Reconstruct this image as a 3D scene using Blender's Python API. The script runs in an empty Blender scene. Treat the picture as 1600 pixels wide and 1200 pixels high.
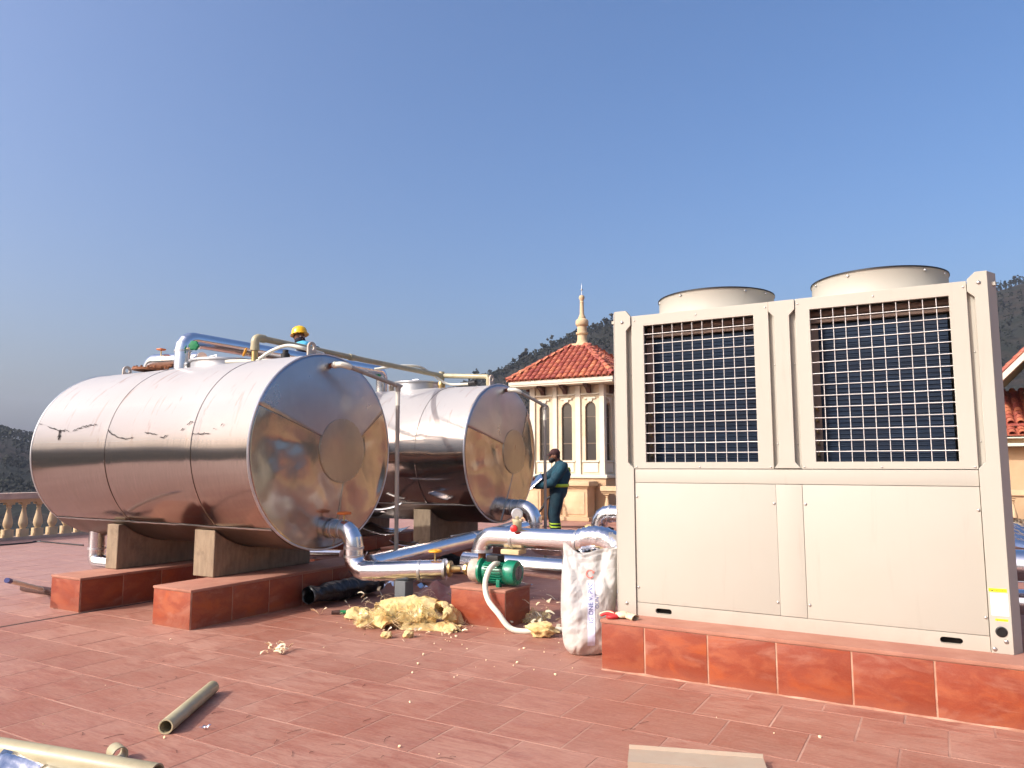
import bpy, bmesh, math, random
import numpy as np
from mathutils import Vector, Matrix, noise as mnoise
from mathutils.bvhtree import BVHTree

rng = random.Random(7)
npr = np.random.RandomState(11)
SC = bpy.context.scene
COL = SC.collection
PI = math.pi

# ------------------------------------------------------------------ camera
F_PX = 1155.0; CAM_H = 1.36
PITCH = math.atan(128 / F_PX); YAW = math.radians(30)
cam = bpy.data.cameras.new('camera'); cam.sensor_width = 36; cam.lens = F_PX * 36 / 1600
cam.clip_start = 0.05; cam.clip_end = 9000
camo = bpy.data.objects.new('camera', cam); COL.objects.link(camo)
camo.location = (0, 0, CAM_H); camo.rotation_euler = (PI / 2 + PITCH, 0, YAW)
SC.camera = camo

# ------------------------------------------------------------------ sky, sun, exposure
SUN_EL = math.radians(34.5); SUN_DIR = Vector((-0.51, -0.86, 0)).normalized()
w = bpy.data.worlds.new('World'); SC.world = w; w.use_nodes = True
nt = w.node_tree; bg = nt.nodes['Background']
sky = nt.nodes.new('ShaderNodeTexSky'); sky.sky_type = 'NISHITA'; sky.sun_disc = False
sky.sun_elevation = SUN_EL; sky.sun_rotation = math.atan2(SUN_DIR.x, SUN_DIR.y)
sky.altitude = 0; sky.air_density = 1.0; sky.dust_density = 7.0; sky.ozone_density = 2.5
hs = nt.nodes.new('ShaderNodeHueSaturation'); hs.inputs['Saturation'].default_value = 1.25; nt.links.new(sky.outputs[0], hs.inputs['Color'])
wb = nt.nodes.new('ShaderNodeMix'); wb.data_type = 'RGBA'; wb.blend_type = 'MULTIPLY'; wb.inputs[0].default_value = 1; wb.inputs[7].default_value = (1.0, .97, 1.03, 1)   # white balance
nt.links.new(hs.outputs[0], wb.inputs[6]); nt.links.new(wb.outputs[2], bg.inputs[0]); bg.inputs[1].default_value = 0.15
sun = bpy.data.lights.new('sun', 'SUN'); sun.energy = 2.7; sun.angle = math.radians(0.5); sun.color = (1.0, 0.985, 0.955)
suno = bpy.data.objects.new('sun', sun); COL.objects.link(suno)
to_sun = Vector((SUN_DIR.x * math.cos(SUN_EL), SUN_DIR.y * math.cos(SUN_EL), math.sin(SUN_EL)))
suno.rotation_euler = to_sun.to_track_quat('Z', 'Y').to_euler(); suno.location = to_sun * 40
vs = SC.view_settings
vs.view_transform = 'Standard'; vs.look = 'None'; vs.gamma = 1; vs.use_curve_mapping = False
vs.exposure = 0.65
SC.render.engine = 'CYCLES'
SC.cycles.max_bounces = 8; SC.cycles.diffuse_bounces = 3; SC.cycles.glossy_bounces = 4; SC.cycles.transmission_bounces = 2; SC.cycles.volume_bounces = 0
SC.render.resolution_x = 1024; SC.render.resolution_y = 768

# ------------------------------------------------------------------ place helpers (photo measurements -> metres)
_fw = Vector((-math.sin(YAW) * math.cos(PITCH), math.cos(YAW) * math.cos(PITCH), math.sin(PITCH)))
_rt = Vector((math.cos(YAW), math.sin(YAW), 0)); _up = _rt.cross(_fw); _O = Vector((0, 0, CAM_H))
def ray(x, y): return _fw + _rt * ((x - 800) / F_PX) - _up * ((y - 600) / F_PX)
def aty(x, y, v): d = ray(x, y); return _O + d * (v / d.y)
def atx(x, y, v): d = ray(x, y); return _O + d * (v / d.x)
def atz(x, y, v=0): d = ray(x, y); return _O + d * ((v - CAM_H) / d.z)
def proj(p):
    v = Vector(p) - _O; z = v.dot(_fw)
    return (800 + F_PX * v.dot(_rt) / z, 600 - F_PX * v.dot(_up) / z, z)

# ------------------------------------------------------------------ materials
def S(r, g, b):
    f = lambda c: (c / 255 / 12.92) if c / 255 <= .04045 else ((c / 255 + .055) / 1.055) ** 2.4
    return (f(r), f(g), f(b), 1)
class NT:
    def __init__(s, name):
        s.m = bpy.data.materials.new(name); s.m.use_nodes = True; s.t = s.m.node_tree
        s.p = s.t.nodes['Principled BSDF']; s.out = s.t.nodes['Material Output']
    def n(s, typ, **k):
        o = s.t.nodes.new('ShaderNode' + typ)
        for a, v in k.items(): setattr(o, a, v)
        return o
    def set(s, sock, v):
        if hasattr(v, 'is_output'): s.t.links.new(v, sock)
        elif hasattr(v, 'outputs'): s.t.links.new(v.outputs[0], sock)
        else: sock.default_value = v
    def pos(s): return s.n('NewGeometry').outputs['Position']
    def nrm(s): return s.n('NewGeometry').outputs['Normal']
    def vmath(s, op, a, b=None):
        o = s.n('VectorMath', operation=op); s.set(o.inputs[0], a)
        if b is not None: s.set(o.inputs[1], b)
        return o.outputs[0]
    def math(s, op, a, b=None, c=None, clamp=False):
        o = s.n('Math', operation=op, use_clamp=clamp); s.set(o.inputs[0], a)
        if b is not None: s.set(o.inputs[1], b)
        if c is not None: s.set(o.inputs[2], c)
        return o.outputs[0]
    def noise(s, vec, scale, detail=4, rough=.55, dist=0):
        o = s.n('TexNoise'); s.set(o.inputs['Vector'], vec); o.inputs['Scale'].default_value = scale
        o.inputs['Detail'].default_value = detail; o.inputs['Roughness'].default_value = rough
        o.inputs['Distortion'].default_value = dist
        return o.outputs[0]
    def rng(s, v, a, b, c=0, d=1):
        o = s.n('MapRange'); s.set(o.inputs[0], v)
        for i, x in enumerate((a, b, c, d)): o.inputs[i + 1].default_value = x
        return o.outputs[0]
    def mix(s, f, a, b, blend='MIX'):
        o = s.n('Mix', data_type='RGBA', blend_type=blend); s.set(o.inputs[0], f); s.set(o.inputs[6], a); s.set(o.inputs[7], b)
        return o.outputs[2]
    def bump(s, h, strength=.3, dist=.01, normal=None):
        o = s.n('Bump'); o.inputs['Strength'].default_value = strength; o.inputs['Distance'].default_value = dist
        if 'Filter Width' in o.inputs: o.inputs['Filter Width'].default_value = 1.0
        s.set(o.inputs['Height'], h)
        if normal is not None: s.set(o.inputs['Normal'], normal)
        return o.outputs[0]
    def xyz(s, v):
        o = s.n('SeparateXYZ'); s.set(o.inputs[0], v); return o.outputs
    def objc(s): return s.n('TexCoord').outputs['Object']

def pm(name, c1, c2=None, rough=.6, metal=0, scale=4, bump=0, bscale=60, bdist=.005, stretch=None, dirt=None, dscale=2, coat=0, rvar=.1, objrand=0, spec=.5):
    t = NT(name); v = t.pos()
    if stretch: v = t.vmath('MULTIPLY', v, stretch)
    c2 = c2 or tuple(x * .85 for x in c1[:3]) + (1,)
    col = t.mix(t.rng(t.noise(v, scale, 5), .3, .7), c1, c2)
    if dirt:
        col = t.mix(t.rng(t.noise(t.pos(), dscale, 6, .65, .4), .52, .72, 0, .75), col, dirt)
    if objrand:
        oi = t.n('ObjectInfo').outputs['Random']
        hsv = t.n('HueSaturation'); t.set(hsv.inputs['Value'], t.rng(oi, 0, 1, 1 - objrand, 1 + objrand)); t.set(hsv.inputs['Color'], col)
        t.set(hsv.inputs['Hue'], t.rng(oi, 0, 1, .5 - objrand * .04, .5 + objrand * .04))
        col = hsv.outputs[0]
    t.set(t.p.inputs['Base Color'], col)
    t.set(t.p.inputs['Roughness'], t.rng(t.noise(v, scale * 2.3, 3), .3, .7, max(.02, rough - rvar), min(1, rough + rvar)))
    t.p.inputs['Metallic'].default_value = metal; t.p.inputs['Coat Weight'].default_value = coat
    t.p.inputs['Specular IOR Level'].default_value = spec
    if bump: t.set(t.p.inputs['Normal'], t.bump(t.noise(v, bscale, 5, .6), bump, bdist))
    return t.m

MT = {}
TP = 0.408; TY0 = 4.18; TX0 = -0.041
def make_floor_tile():
    t = NT('red_slate_tile'); P = t.pos(); sx = t.xyz(P)
    row = t.math('FLOOR', t.math('DIVIDE', t.math('SUBTRACT', sx[1], TY0), TP))
    sh = t.math('MULTIPLY', t.math('FLOORED_MODULO', row, 2.0), TP / 2)
    colx = t.math('FLOOR', t.math('DIVIDE', t.math('SUBTRACT', t.math('SUBTRACT', sx[0], TX0), sh), TP))
    cv = t.n('CombineXYZ'); t.set(cv.inputs[0], colx); t.set(cv.inputs[1], row)
    wn = t.n('TexWhiteNoise', noise_dimensions='3D'); t.set(wn.inputs[0], cv.outputs[0])
    rv = wn.outputs[0]; rc = wn.outputs[1]
    off = t.vmath('ADD', t.vmath('MULTIPLY', P, (1.0, 3.6, 1)), t.vmath('MULTIPLY', rc, (9, 9, 9)))
    n1 = t.noise(off, 3.2, 6, .62, .8); n2 = t.noise(P, 1.1, 4, .6); n3 = t.noise(P, 55, 3, .6)
    base = t.mix(rv, S(138, 89, 70), S(170, 123, 103))
    base = t.mix(t.rng(n1, .40, .62), base, S(140, 81, 63))
    base = t.mix(t.rng(n1, .58, .74, 0, .7), base, S(120, 62, 46))
    dust = t.rng(n2, .40, .70, .0, .65)
    base = t.mix(dust, base, S(168, 125, 108))
    n5 = t.noise(t.vmath('ADD', P, (31, 7, 0)), .8, 6, .65, .6)
    base = t.mix(t.rng(n5, .46, .66, 0, .65), base, S(142, 78, 56))
    left = t.rng(sx[0], -6.6, -9.5, 0, .5)
    base = t.mix(left, base, S(168, 138, 131))
    n4 = t.noise(P, 2.3, 5, .7, 1.2)
    base = t.mix(t.rng(n4, .66, .8, 0, .5), base, S(164, 92, 54))
    sp = t.noise(P, 21, 4, .7)
    base = t.mix(t.rng(sp, .7, .76, 0, .5), base, S(120, 62, 52))
    base = t.mix(t.rng(n3, .35, .75, 0, .25), base, S(176, 140, 121))
    n6 = t.noise(t.vmath('ADD', t.vmath('MULTIPLY', P, (2.0, 14, 1)), t.vmath('MULTIPLY', rc, (5, 5, 5))), 6, 5, .65, .4)
    base = t.mix(t.rng(n6, .5, .72, 0, .45), base, S(112, 62, 50))
    base = t.mix(t.rng(n6, .5, .3, 0, .3), base, S(166, 130, 115))
    t.set(t.p.inputs['Base Color'], base)
    t.set(t.p.inputs['Roughness'], t.rng(n1, .3, .7, .72, .52))
    h = t.math('ADD', t.math('MULTIPLY', n1, 1.0), t.math('MULTIPLY', n3, .25))
    t.set(t.p.inputs['Normal'], t.bump(h, .35, .012))
    return t.m
MT['tile'] = make_floor_tile()
MT['grout'] = pm('cement_grout', S(184, 144, 124), S(144, 100, 84), .9, scale=1.7, bump=.4, bscale=120, dirt=S(88, 56, 48), dscale=1.5)
MT['gap'] = pm('dark_joint', S(58, 36, 32), S(40, 26, 24), .95)

def make_clad():
    t = NT('terracotta_cladding'); P = t.pos()
    oi = t.n('ObjectInfo').outputs['Random']
    of = t.n('CombineXYZ'); t.set(of.inputs[0], t.math('MULTIPLY', oi, 37)); t.set(of.inputs[1], t.math('MULTIPLY', oi, 91))
    v = t.vmath('ADD', t.vmath('MULTIPLY', P, (1, 1, 2.0)), of.outputs[0])
    n1 = t.noise(v, 2.6, 6, .62, 1.0); n2 = t.noise(v, 6, 5, .6, .5); n3 = t.noise(v, 90, 3)
    c = t.mix(t.rng(n1, .34, .66), S(144, 62, 32), S(124, 50, 29))
    c = t.mix(t.rng(n2, .46, .66, 0, .85), c, S(158, 82, 46))
    c = t.mix(t.rng(n1, .55, .68, 0, .85), c, S(158, 100, 78))
    c = t.mix(t.rng(n1, .3, .44, .9, 0), c, S(162, 74, 24))
    c = t.mix(t.rng(oi, 0, 1, 0, .35), c, S(114, 46, 31))
    c = t.mix(t.rng(n3, .4, .8, 0, .2), c, S(150, 102, 82))
    dz = t.rng(t.math('ADD', t.xyz(P)[2], t.math('MULTIPLY', n2, .12)), .03, .13, .6, 0)
    c = t.mix(dz, c, S(144, 94, 76))
    t.set(t.p.inputs['Base Color'], c); t.set(t.p.inputs['Roughness'], t.rng(n2, .3, .7, .32, .58))
    t.set(t.p.inputs['Normal'], t.bump(t.math('ADD', n1, t.math('MULTIPLY', n3, .3)), .25, .006))
    return t.m
MT['clad'] = make_clad()
MT['cap'] = pm('mortar_cap', S(166, 118, 98), S(150, 100, 80), .85, scale=5, bump=.35, bscale=70, dirt=S(150, 96, 80))
MT['cream_grout'] = pm('pale_grout', S(190, 150, 126), S(146, 100, 78), .9, scale=9, bump=.5, bscale=80)
MT['concrete'] = pm('board_concrete', S(146, 128, 104), S(122, 104, 84), .85, scale=7, bump=.5, bscale=40, stretch=(3, 3, .8), dirt=S(98, 82, 66), dscale=5)

def make_tank(name, dents, up_dust_sky, rough):
    t = NT(name); P = t.pos(); N = t.xyz(t.nrm())
    n1 = t.noise(P, 1.4, 5, .55, .3)
    st = t.noise(t.vmath('MULTIPLY', P, (7, 1.1, 1.1)), 2.2, 6, .65, .4)
    st2 = t.noise(t.vmath('MULTIPLY', P, (3, .6, .6)), 3.3, 6, .65, .6)
    fine = t.noise(P, 140, 2)
    br = t.noise(t.vmath('MULTIPLY', P, (14, 1.0, 1.0)), 6, 4, .6)
    metal = t.p
    mc = t.mix(t.rng(br, .3, .7), (.40, .345, .31, 1), (.33, .285, .255, 1))
    t.set(metal.inputs['Base Color'], mc); metal.inputs['Metallic'].default_value = 1
    t.set(metal.inputs['Roughness'], t.rng(br, .3, .7, rough, rough + .08))
    hb = t.math('ADD', t.math('MULTIPLY', t.noise(t.vmath('MULTIPLY', P, (.7, 1, 1)), 2.6, 2, .4), 1.0), t.math('MULTIPLY', fine, .004))
    bn = t.bump(hb, dents, .06)
    t.set(metal.inputs['Normal'], bn)
    dif = t.n('BsdfPrincipled')
    dc = t.mix(t.rng(n1, .35, .7), (.41, .395, .385, 1), (.36, .34, .33, 1))
    dc = t.mix(t.rng(st, .62, .72, 0, .4), dc, S(130, 116, 106))
    dc = t.mix(t.rng(st2, .59, .69, 0, .6), dc, S(136, 108, 92))
    t.set(dif.inputs['Base Color'], dc); dif.inputs['Roughness'].default_value = .6; dif.inputs['Specular IOR Level'].default_value = .3
    dif.inputs['Metallic'].default_value = .0
    f = t.math('MULTIPLY', t.rng(N[2], -.02, .5, 0.02, up_dust_sky), t.rng(n1, .3, .7, .88, 1.0), clamp=True)  # dust film on upward faces, its white also standing for reflected sky
    mx = t.n('MixShader'); t.set(mx.inputs[0], f); t.t.links.new(metal.outputs[0], mx.inputs[1]); t.t.links.new(dif.outputs[0], mx.inputs[2])
    t.t.links.new(mx.outputs[0], t.out.inputs[0])
    return t.m
MT['tank1'] = make_tank('tank_sheet_metal', .05, .94, .09)
MT['tank2'] = make_tank('tank_sheet_metal_wavy', .16, .90, .07)
def make_sheet(name, col, rough, dents, dscale, dist=.05, dirt=.25):
    t = NT(name); P = t.pos()
    n1 = t.noise(P, 2.1, 5, .6, .5)
    c = t.mix(t.rng(n1, .35, .7, 0, 1), col, tuple(x * .82 for x in col[:3]) + (1,))
    t.set(t.p.inputs['Base Color'], c); t.p.inputs['Metallic'].default_value = 1
    t.set(t.p.inputs['Roughness'], t.rng(n1, .3, .7, rough, rough + dirt * .4))
    h = t.math('ADD', t.noise(P, dscale, 2, .4), t.math('MULTIPLY', t.noise(P, dscale * 6, 3, .6), .05))
    if dents: t.set(t.p.inputs['Normal'], t.bump(h, dents, dist))
    return t.m
MT['plate_top'] = make_sheet('end_plate_dull', (.42, .42, .44, 1), .26, 0, 2.2)
MT['plate_low'] = make_sheet('end_plate_bright', (.44, .40, .35, 1), .17, .28, 2.6, .07)
MT['plate_mid'] = make_sheet('end_cover_metal', (.40, .38, .32, 1), .26, .05, 3)
MT['pipe_alu'] = make_sheet('aluminium_cladding', (.80, .80, .81, 1), .15, .12, 9, .02)
MT['foil'] = make_sheet('foil_scrap', (.84, .84, .86, 1), .12, .5, 12, .03)
MT['galv'] = make_sheet('galvanised_steel', (.62, .63, .64, 1), .38, .05, 12, .01)
MT['belly'] = make_sheet('dull_shaded_sheet', (.20, .15, .12, 1), .34, .12, 3, .03)  # dull metal, base colour darkened for the shade under the tanks
MT['slit'] = pm('seam_gap_shade', S(40, 34, 32), S(26, 22, 22), .95)  # near-black strips painted as the shadow inside the torn gaps
def make_ac():
    t = NT('cream_powder_coat'); P = t.pos()
    n = t.noise(P, 1.3, 4, .6); f = t.noise(P, 420, 2)
    c = t.mix(t.rng(n, .3, .7), S(173, 169, 157), S(170, 165, 152))
    zz = t.rng(t.math('ADD', t.xyz(P)[2], t.math('MULTIPLY', t.noise(P, 7, 5, .65), .16)), .40, .52, .4, 0)
    c = t.mix(zz, c, S(160, 138, 122))
    sm = t.noise(t.vmath('MULTIPLY', P, (5, 1, .5)), 3, 6, .7, .6)
    c = t.mix(t.rng(sm, .58, .8, 0, .35), c, S(150, 140, 127))
    t.set(t.p.inputs['Base Color'], c); t.set(t.p.inputs['Roughness'], t.rng(n, .3, .7, .5, .6)); t.p.inputs['Specular IOR Level'].default_value = .25
    t.set(t.p.inputs['Normal'], t.bump(t.math('ADD', f, t.math('MULTIPLY', t.noise(P, 3, 2, .4), 6)), .08, .002))
    return t.m
MT['ac'] = make_ac()
MT['ac_in'] = pm('unit_inner_sheet', S(150, 132, 118), S(120, 104, 92), .6)
def make_coil():
    t = NT('blue_coil_fins'); P = t.pos(); s = t.xyz(P)
    wv = t.n('TexWave', wave_type='BANDS', bands_direction='X'); t.set(wv.inputs[0], P); wv.inputs['Scale'].default_value = 90
    n = t.noise(P, 5, 4)
    c = t.mix(t.rng(n, .3, .7), S(15, 36, 58), S(10, 25, 42))
    t.set(t.p.inputs['Base Color'], c); t.p.inputs['Metallic'].default_value = .5
    t.p.inputs['Roughness'].default_value = .45
    t.set(t.p.inputs['Normal'], t.bump(wv.outputs[1], .6, .004))
    return t.m
MT['coil'] = make_coil()
MT['wire'] = pm('white_wire', S(226, 222, 216), None, .35)
MT['dark_grey'] = pm('shaded_grey_steel', S(92, 96, 98), S(78, 82, 84), .6)  # pipe support: the shade it stands in is put into this grey
MT['black'] = pm('black_plastic', S(26, 24, 24), S(16, 15, 15), .5)
MT['hole'] = pm('dark_inside', S(18, 12, 10), None, .95)
MT['screw'] = make_sheet('zinc_screw', (.55, .53, .5, 1), .35, .02, 30, .002)
MT['ppr'] = pm('beige_plastic_pipe', S(172, 162, 130), S(156, 146, 114), .4, scale=6, dirt=S(130, 118, 94), dscale=3)
MT['grey_pvc'] = pm('grey_plastic_pipe', S(158, 150, 138), S(140, 132, 122), .5, scale=4, dirt=S(118, 108, 96))
MT['white_pvc'] = pm('white_plastic_hose', S(222, 218, 200), S(206, 202, 184), .45, scale=5)
MT['green'] = pm('green_machine_paint', S(8, 128, 96), S(6, 104, 80), .32, scale=9, coat=.3, dirt=S(20, 90, 74), dscale=8)
MT['greenk'] = pm('green_knob', S(20, 140, 80), S(14, 110, 62), .45)
MT['yellowk'] = pm('yellow_knob', S(232, 168, 24), S(206, 140, 16), .45)
MT['orangek'] = pm('orange_knob', S(222, 120, 40), S(190, 94, 30), .5)
MT['redk'] = pm('red_knob', S(214, 36, 28), S(180, 26, 22), .4)
MT['brass'] = make_sheet('brass', (.52, .38, .17, 1), .38, .05, 20, .004)
MT['rust'] = pm('rusty_steel', S(150, 92, 54), S(98, 58, 38), .8, scale=30, bump=.3)
MT['casti'] = pm('pale_cast_iron', S(190, 178, 164), S(160, 146, 132), .55, scale=20, bump=.2, dirt=S(150, 120, 96), dscale=12)
MT['foam'] = pm('yellow_foam', S(204, 184, 136), S(194, 162, 102), .95, scale=9, bump=.6, bscale=45, bdist=.02, dirt=S(196, 142, 70), dscale=9)
MT['crumb'] = pm('foam_crumb', S(238, 218, 186), S(224, 196, 150), .95, scale=8)
MT['film'] = pm('dusty_plastic_film', S(208, 200, 176), S(190, 178, 146), .4, scale=20, bump=.5)
def make_film():
    t = NT('clear_plastic_film'); P = t.pos()
    t.p.inputs['Base Color'].default_value = S(226, 208, 150); t.p.inputs['Roughness'].default_value = .22
    tr = t.n('BsdfTransparent'); tr.inputs[0].default_value = (1, .97, .88, 1); mx = t.n('MixShader')
    t.set(mx.inputs[0], t.rng(t.noise(P, 22, 4, .6), .35, .7, .18, .6)); t.t.links.new(tr.outputs[0], mx.inputs[1]); t.t.links.new(t.p.outputs[0], mx.inputs[2]); t.t.links.new(mx.outputs[0], t.out.inputs[0])
    return t.m
MT['clear_film'] = make_film()
def make_sack():
    t = NT('woven_plastic_sack'); P = t.pos()
    wx = t.n('TexWave', wave_type='BANDS', bands_direction='X'); t.set(wx.inputs[0], P); wx.inputs['Scale'].default_value = 110
    wz = t.n('TexWave', wave_type='BANDS', bands_direction='Z'); t.set(wz.inputs[0], P); wz.inputs['Scale'].default_value = 110
    n = t.noise(P, 6, 5, .6, .5)
    c = t.mix(t.rng(n, .35, .7), S(186, 184, 180), S(172, 166, 158))
    c = t.mix(t.rng(t.noise(P, 13, 5, .7), .6, .78, 0, .5), c, S(178, 162, 146))
    dz = t.rng(t.math('ADD', t.xyz(P)[2], t.math('MULTIPLY', n, .2)), .08, .28, .5, 0)
    c = t.mix(dz, c, S(204, 174, 158))
    t.set(t.p.inputs['Base Color'], c); t.p.inputs['Roughness'].default_value = .5
    h = t.math('ADD', t.math('MULTIPLY', t.math('ADD', wx.outputs[1], wz.outputs[1]), .04), t.noise(t.vmath('MULTIPLY', P, (1, 1, .7)), 13, 4, .55, .8))
    t.set(t.p.inputs['Normal'], t.bump(h, .5, .03))
    return t.m
MT['sack'] = make_sack()
MT['ink_blue'] = pm('blue_ink', S(58, 66, 120), S(84, 90, 140), .6, scale=40)
MT['ink_pale'] = pm('pale_blue_print', S(196, 202, 226), S(206, 208, 226), .5, scale=40)
MT['ink_red'] = pm('red_ink', S(212, 96, 80), S(220, 130, 116), .6, scale=40)
MT['label_y'] = pm('yellow_label', S(246, 220, 20), S(238, 210, 10), .4)
MT['label_w'] = pm('white_label', S(238, 232, 232), S(230, 224, 224), .4)
MT['dial'] = pm('gauge_face', S(176, 172, 168), S(160, 156, 152), .4, scale=60)
MT['ink'] = pm('black_ink', S(50, 48, 40), None, .6)
MT['ink_grey'] = pm('grey_ink', S(172, 164, 168), None, .6)
MT['glove'] = pm('cotton_glove', S(224, 204, 172), S(204, 178, 144), .95, scale=30, bump=.5, bscale=200, dirt=S(120, 84, 64), dscale=24)
MT['glove_red'] = pm('red_latex', S(206, 52, 52), S(170, 36, 38), .6, scale=20)
MT['skin'] = pm('brown_skin', S(120, 78, 56), S(104, 64, 46), .55, scale=9)
MT['hair'] = pm('black_hair', S(24, 18, 16), S(14, 10, 10), .7, scale=60, bump=.5, bscale=200)
MT['teal'] = pm('teal_workwear', S(16, 70, 84), S(8, 44, 58), .85, scale=7, bump=.6, bscale=14, bdist=.03)
MT['teal_dk'] = pm('dark_teal_trousers', S(12, 50, 62), S(8, 36, 48), .85, scale=7, bump=.6, bscale=12, bdist=.03)
MT['hivis'] = pm('reflective_band', S(196, 226, 60), S(176, 206, 50), .5)
MT['capred'] = pm('maroon_cap', S(64, 28, 26), S(46, 20, 20), .85, scale=20)
MT['helmet'] = pm('yellow_helmet', S(240, 190, 10), S(228, 174, 8), .3, scale=5, coat=.3)
MT['navy'] = pm('navy_cloth', S(22, 24, 44), S(14, 16, 32), .9, scale=20, bump=.4)
MT['cyan'] = pm('light_blue_cloth', S(84, 178, 210), S(60, 140, 180), .85, scale=14, bump=.5, bscale=40)
MT['boot'] = pm('black_boot', S(30, 26, 24), None, .6)
MT['stucco'] = pm('cream_stucco', S(206, 192, 166), S(196, 180, 150), .85, scale=3, bump=.25, bscale=90, dirt=S(188, 166, 130), dscale=2.4)
MT['stucco_w'] = pm('ivory_paint', S(208, 202, 184), S(200, 192, 172), .7, scale=4, bump=.15, bscale=90)
MT['stucco_o'] = pm('apricot_stucco', S(190, 160, 126), S(180, 148, 112), .85, scale=3, bump=.25, bscale=90)
MT['stone'] = pm('cast_stone', S(198, 174, 138), S(184, 158, 122), .8, scale=5, bump=.3, bscale=80, dirt=S(178, 148, 116), dscale=4)
MT['coping'] = pm('weathered_coping', S(190, 168, 150), S(166, 146, 132), .85, scale=4, bump=.3, bscale=60)
MT['roof'] = pm('clay_roof_tile', S(172, 98, 74), S(150, 74, 56), .7, scale=6, bump=.3, bscale=60, dirt=S(200, 132, 98), dscale=5, objrand=.3)
MT['timber'] = pm('dark_timber', S(78, 44, 34), S(56, 32, 26), .7, scale=12, stretch=(6, 1, 1))
MT['beige_sheet'] = pm('beige_sheet_metal', S(170, 152, 132), S(158, 140, 120), .42, scale=3, dirt=S(168, 140, 118), dscale=5)
MT['board'] = pm('pale_board', S(206, 186, 142), S(182, 158, 116), .8, scale=9, stretch=(1, 6, 6))
def make_glass():
    t = NT('window_glass'); t.p.inputs['Base Color'].default_value = S(66, 62, 58); t.p.inputs['Roughness'].default_value = .08
    t.p.inputs['Specular IOR Level'].default_value = .8
    t.set(t.p.inputs['Normal'], t.bump(t.noise(t.pos(), 1.6, 2), .06, .05)); return t.m
MT['glass'] = make_glass()
MT['winframe'] = pm('dark_window_frame', S(112, 96, 78), S(90, 76, 62), .5)
MT['cloth'] = pm('grey_cloth', S(150, 136, 132), S(140, 84, 80), .95, scale=7, bump=.5, bscale=120)
MT['rollmat'] = make_sheet('shade_black_sheet', (.07, .07, .07, 1), .38, .7, 12, .05)  # near-black base holds the cladding roll's shade; dark scraps share it
def make_leaf():
    t = NT('hillside_foliage'); P = t.pos()
    n = t.noise(P, .02, 5, .6); n2 = t.noise(P, .25, 4, .6)
    c = t.mix(t.rng(n, .35, .65), S(36, 42, 32), S(48, 45, 38))
    c = t.mix(t.rng(n2, .45, .7, 0, .8), c, S(30, 36, 28))
    t.set(t.p.inputs['Base Color'], c); t.p.inputs['Roughness'].default_value = .8
    t.p.inputs['Specular IOR Level'].default_value = .2
    return t.m
MT['leaf'] = make_leaf()
MT['bark'] = pm('bark', S(86, 66, 50), None, .9)
def make_terrain():
    t = NT('scrub_hillside'); P = t.pos()
    n = t.noise(P, .012, 6, .6, .5); n2 = t.noise(P, .09, 6, .65)
    c = t.mix(t.rng(n, .38, .62), S(42, 42, 36), S(58, 48, 42))
    c = t.mix(t.rng(n2, .4, .62, 0, .9), c, S(34, 38, 31))
    t.set(t.p.inputs['Base Color'], c); t.p.inputs['Roughness'].default_value = .95
    t.p.inputs['Specular IOR Level'].default_value = .1
    t.set(t.p.inputs['Normal'], t.bump(n2, .8, 3.0))
    return t.m
MT['terrain'] = make_terrain()

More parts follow.
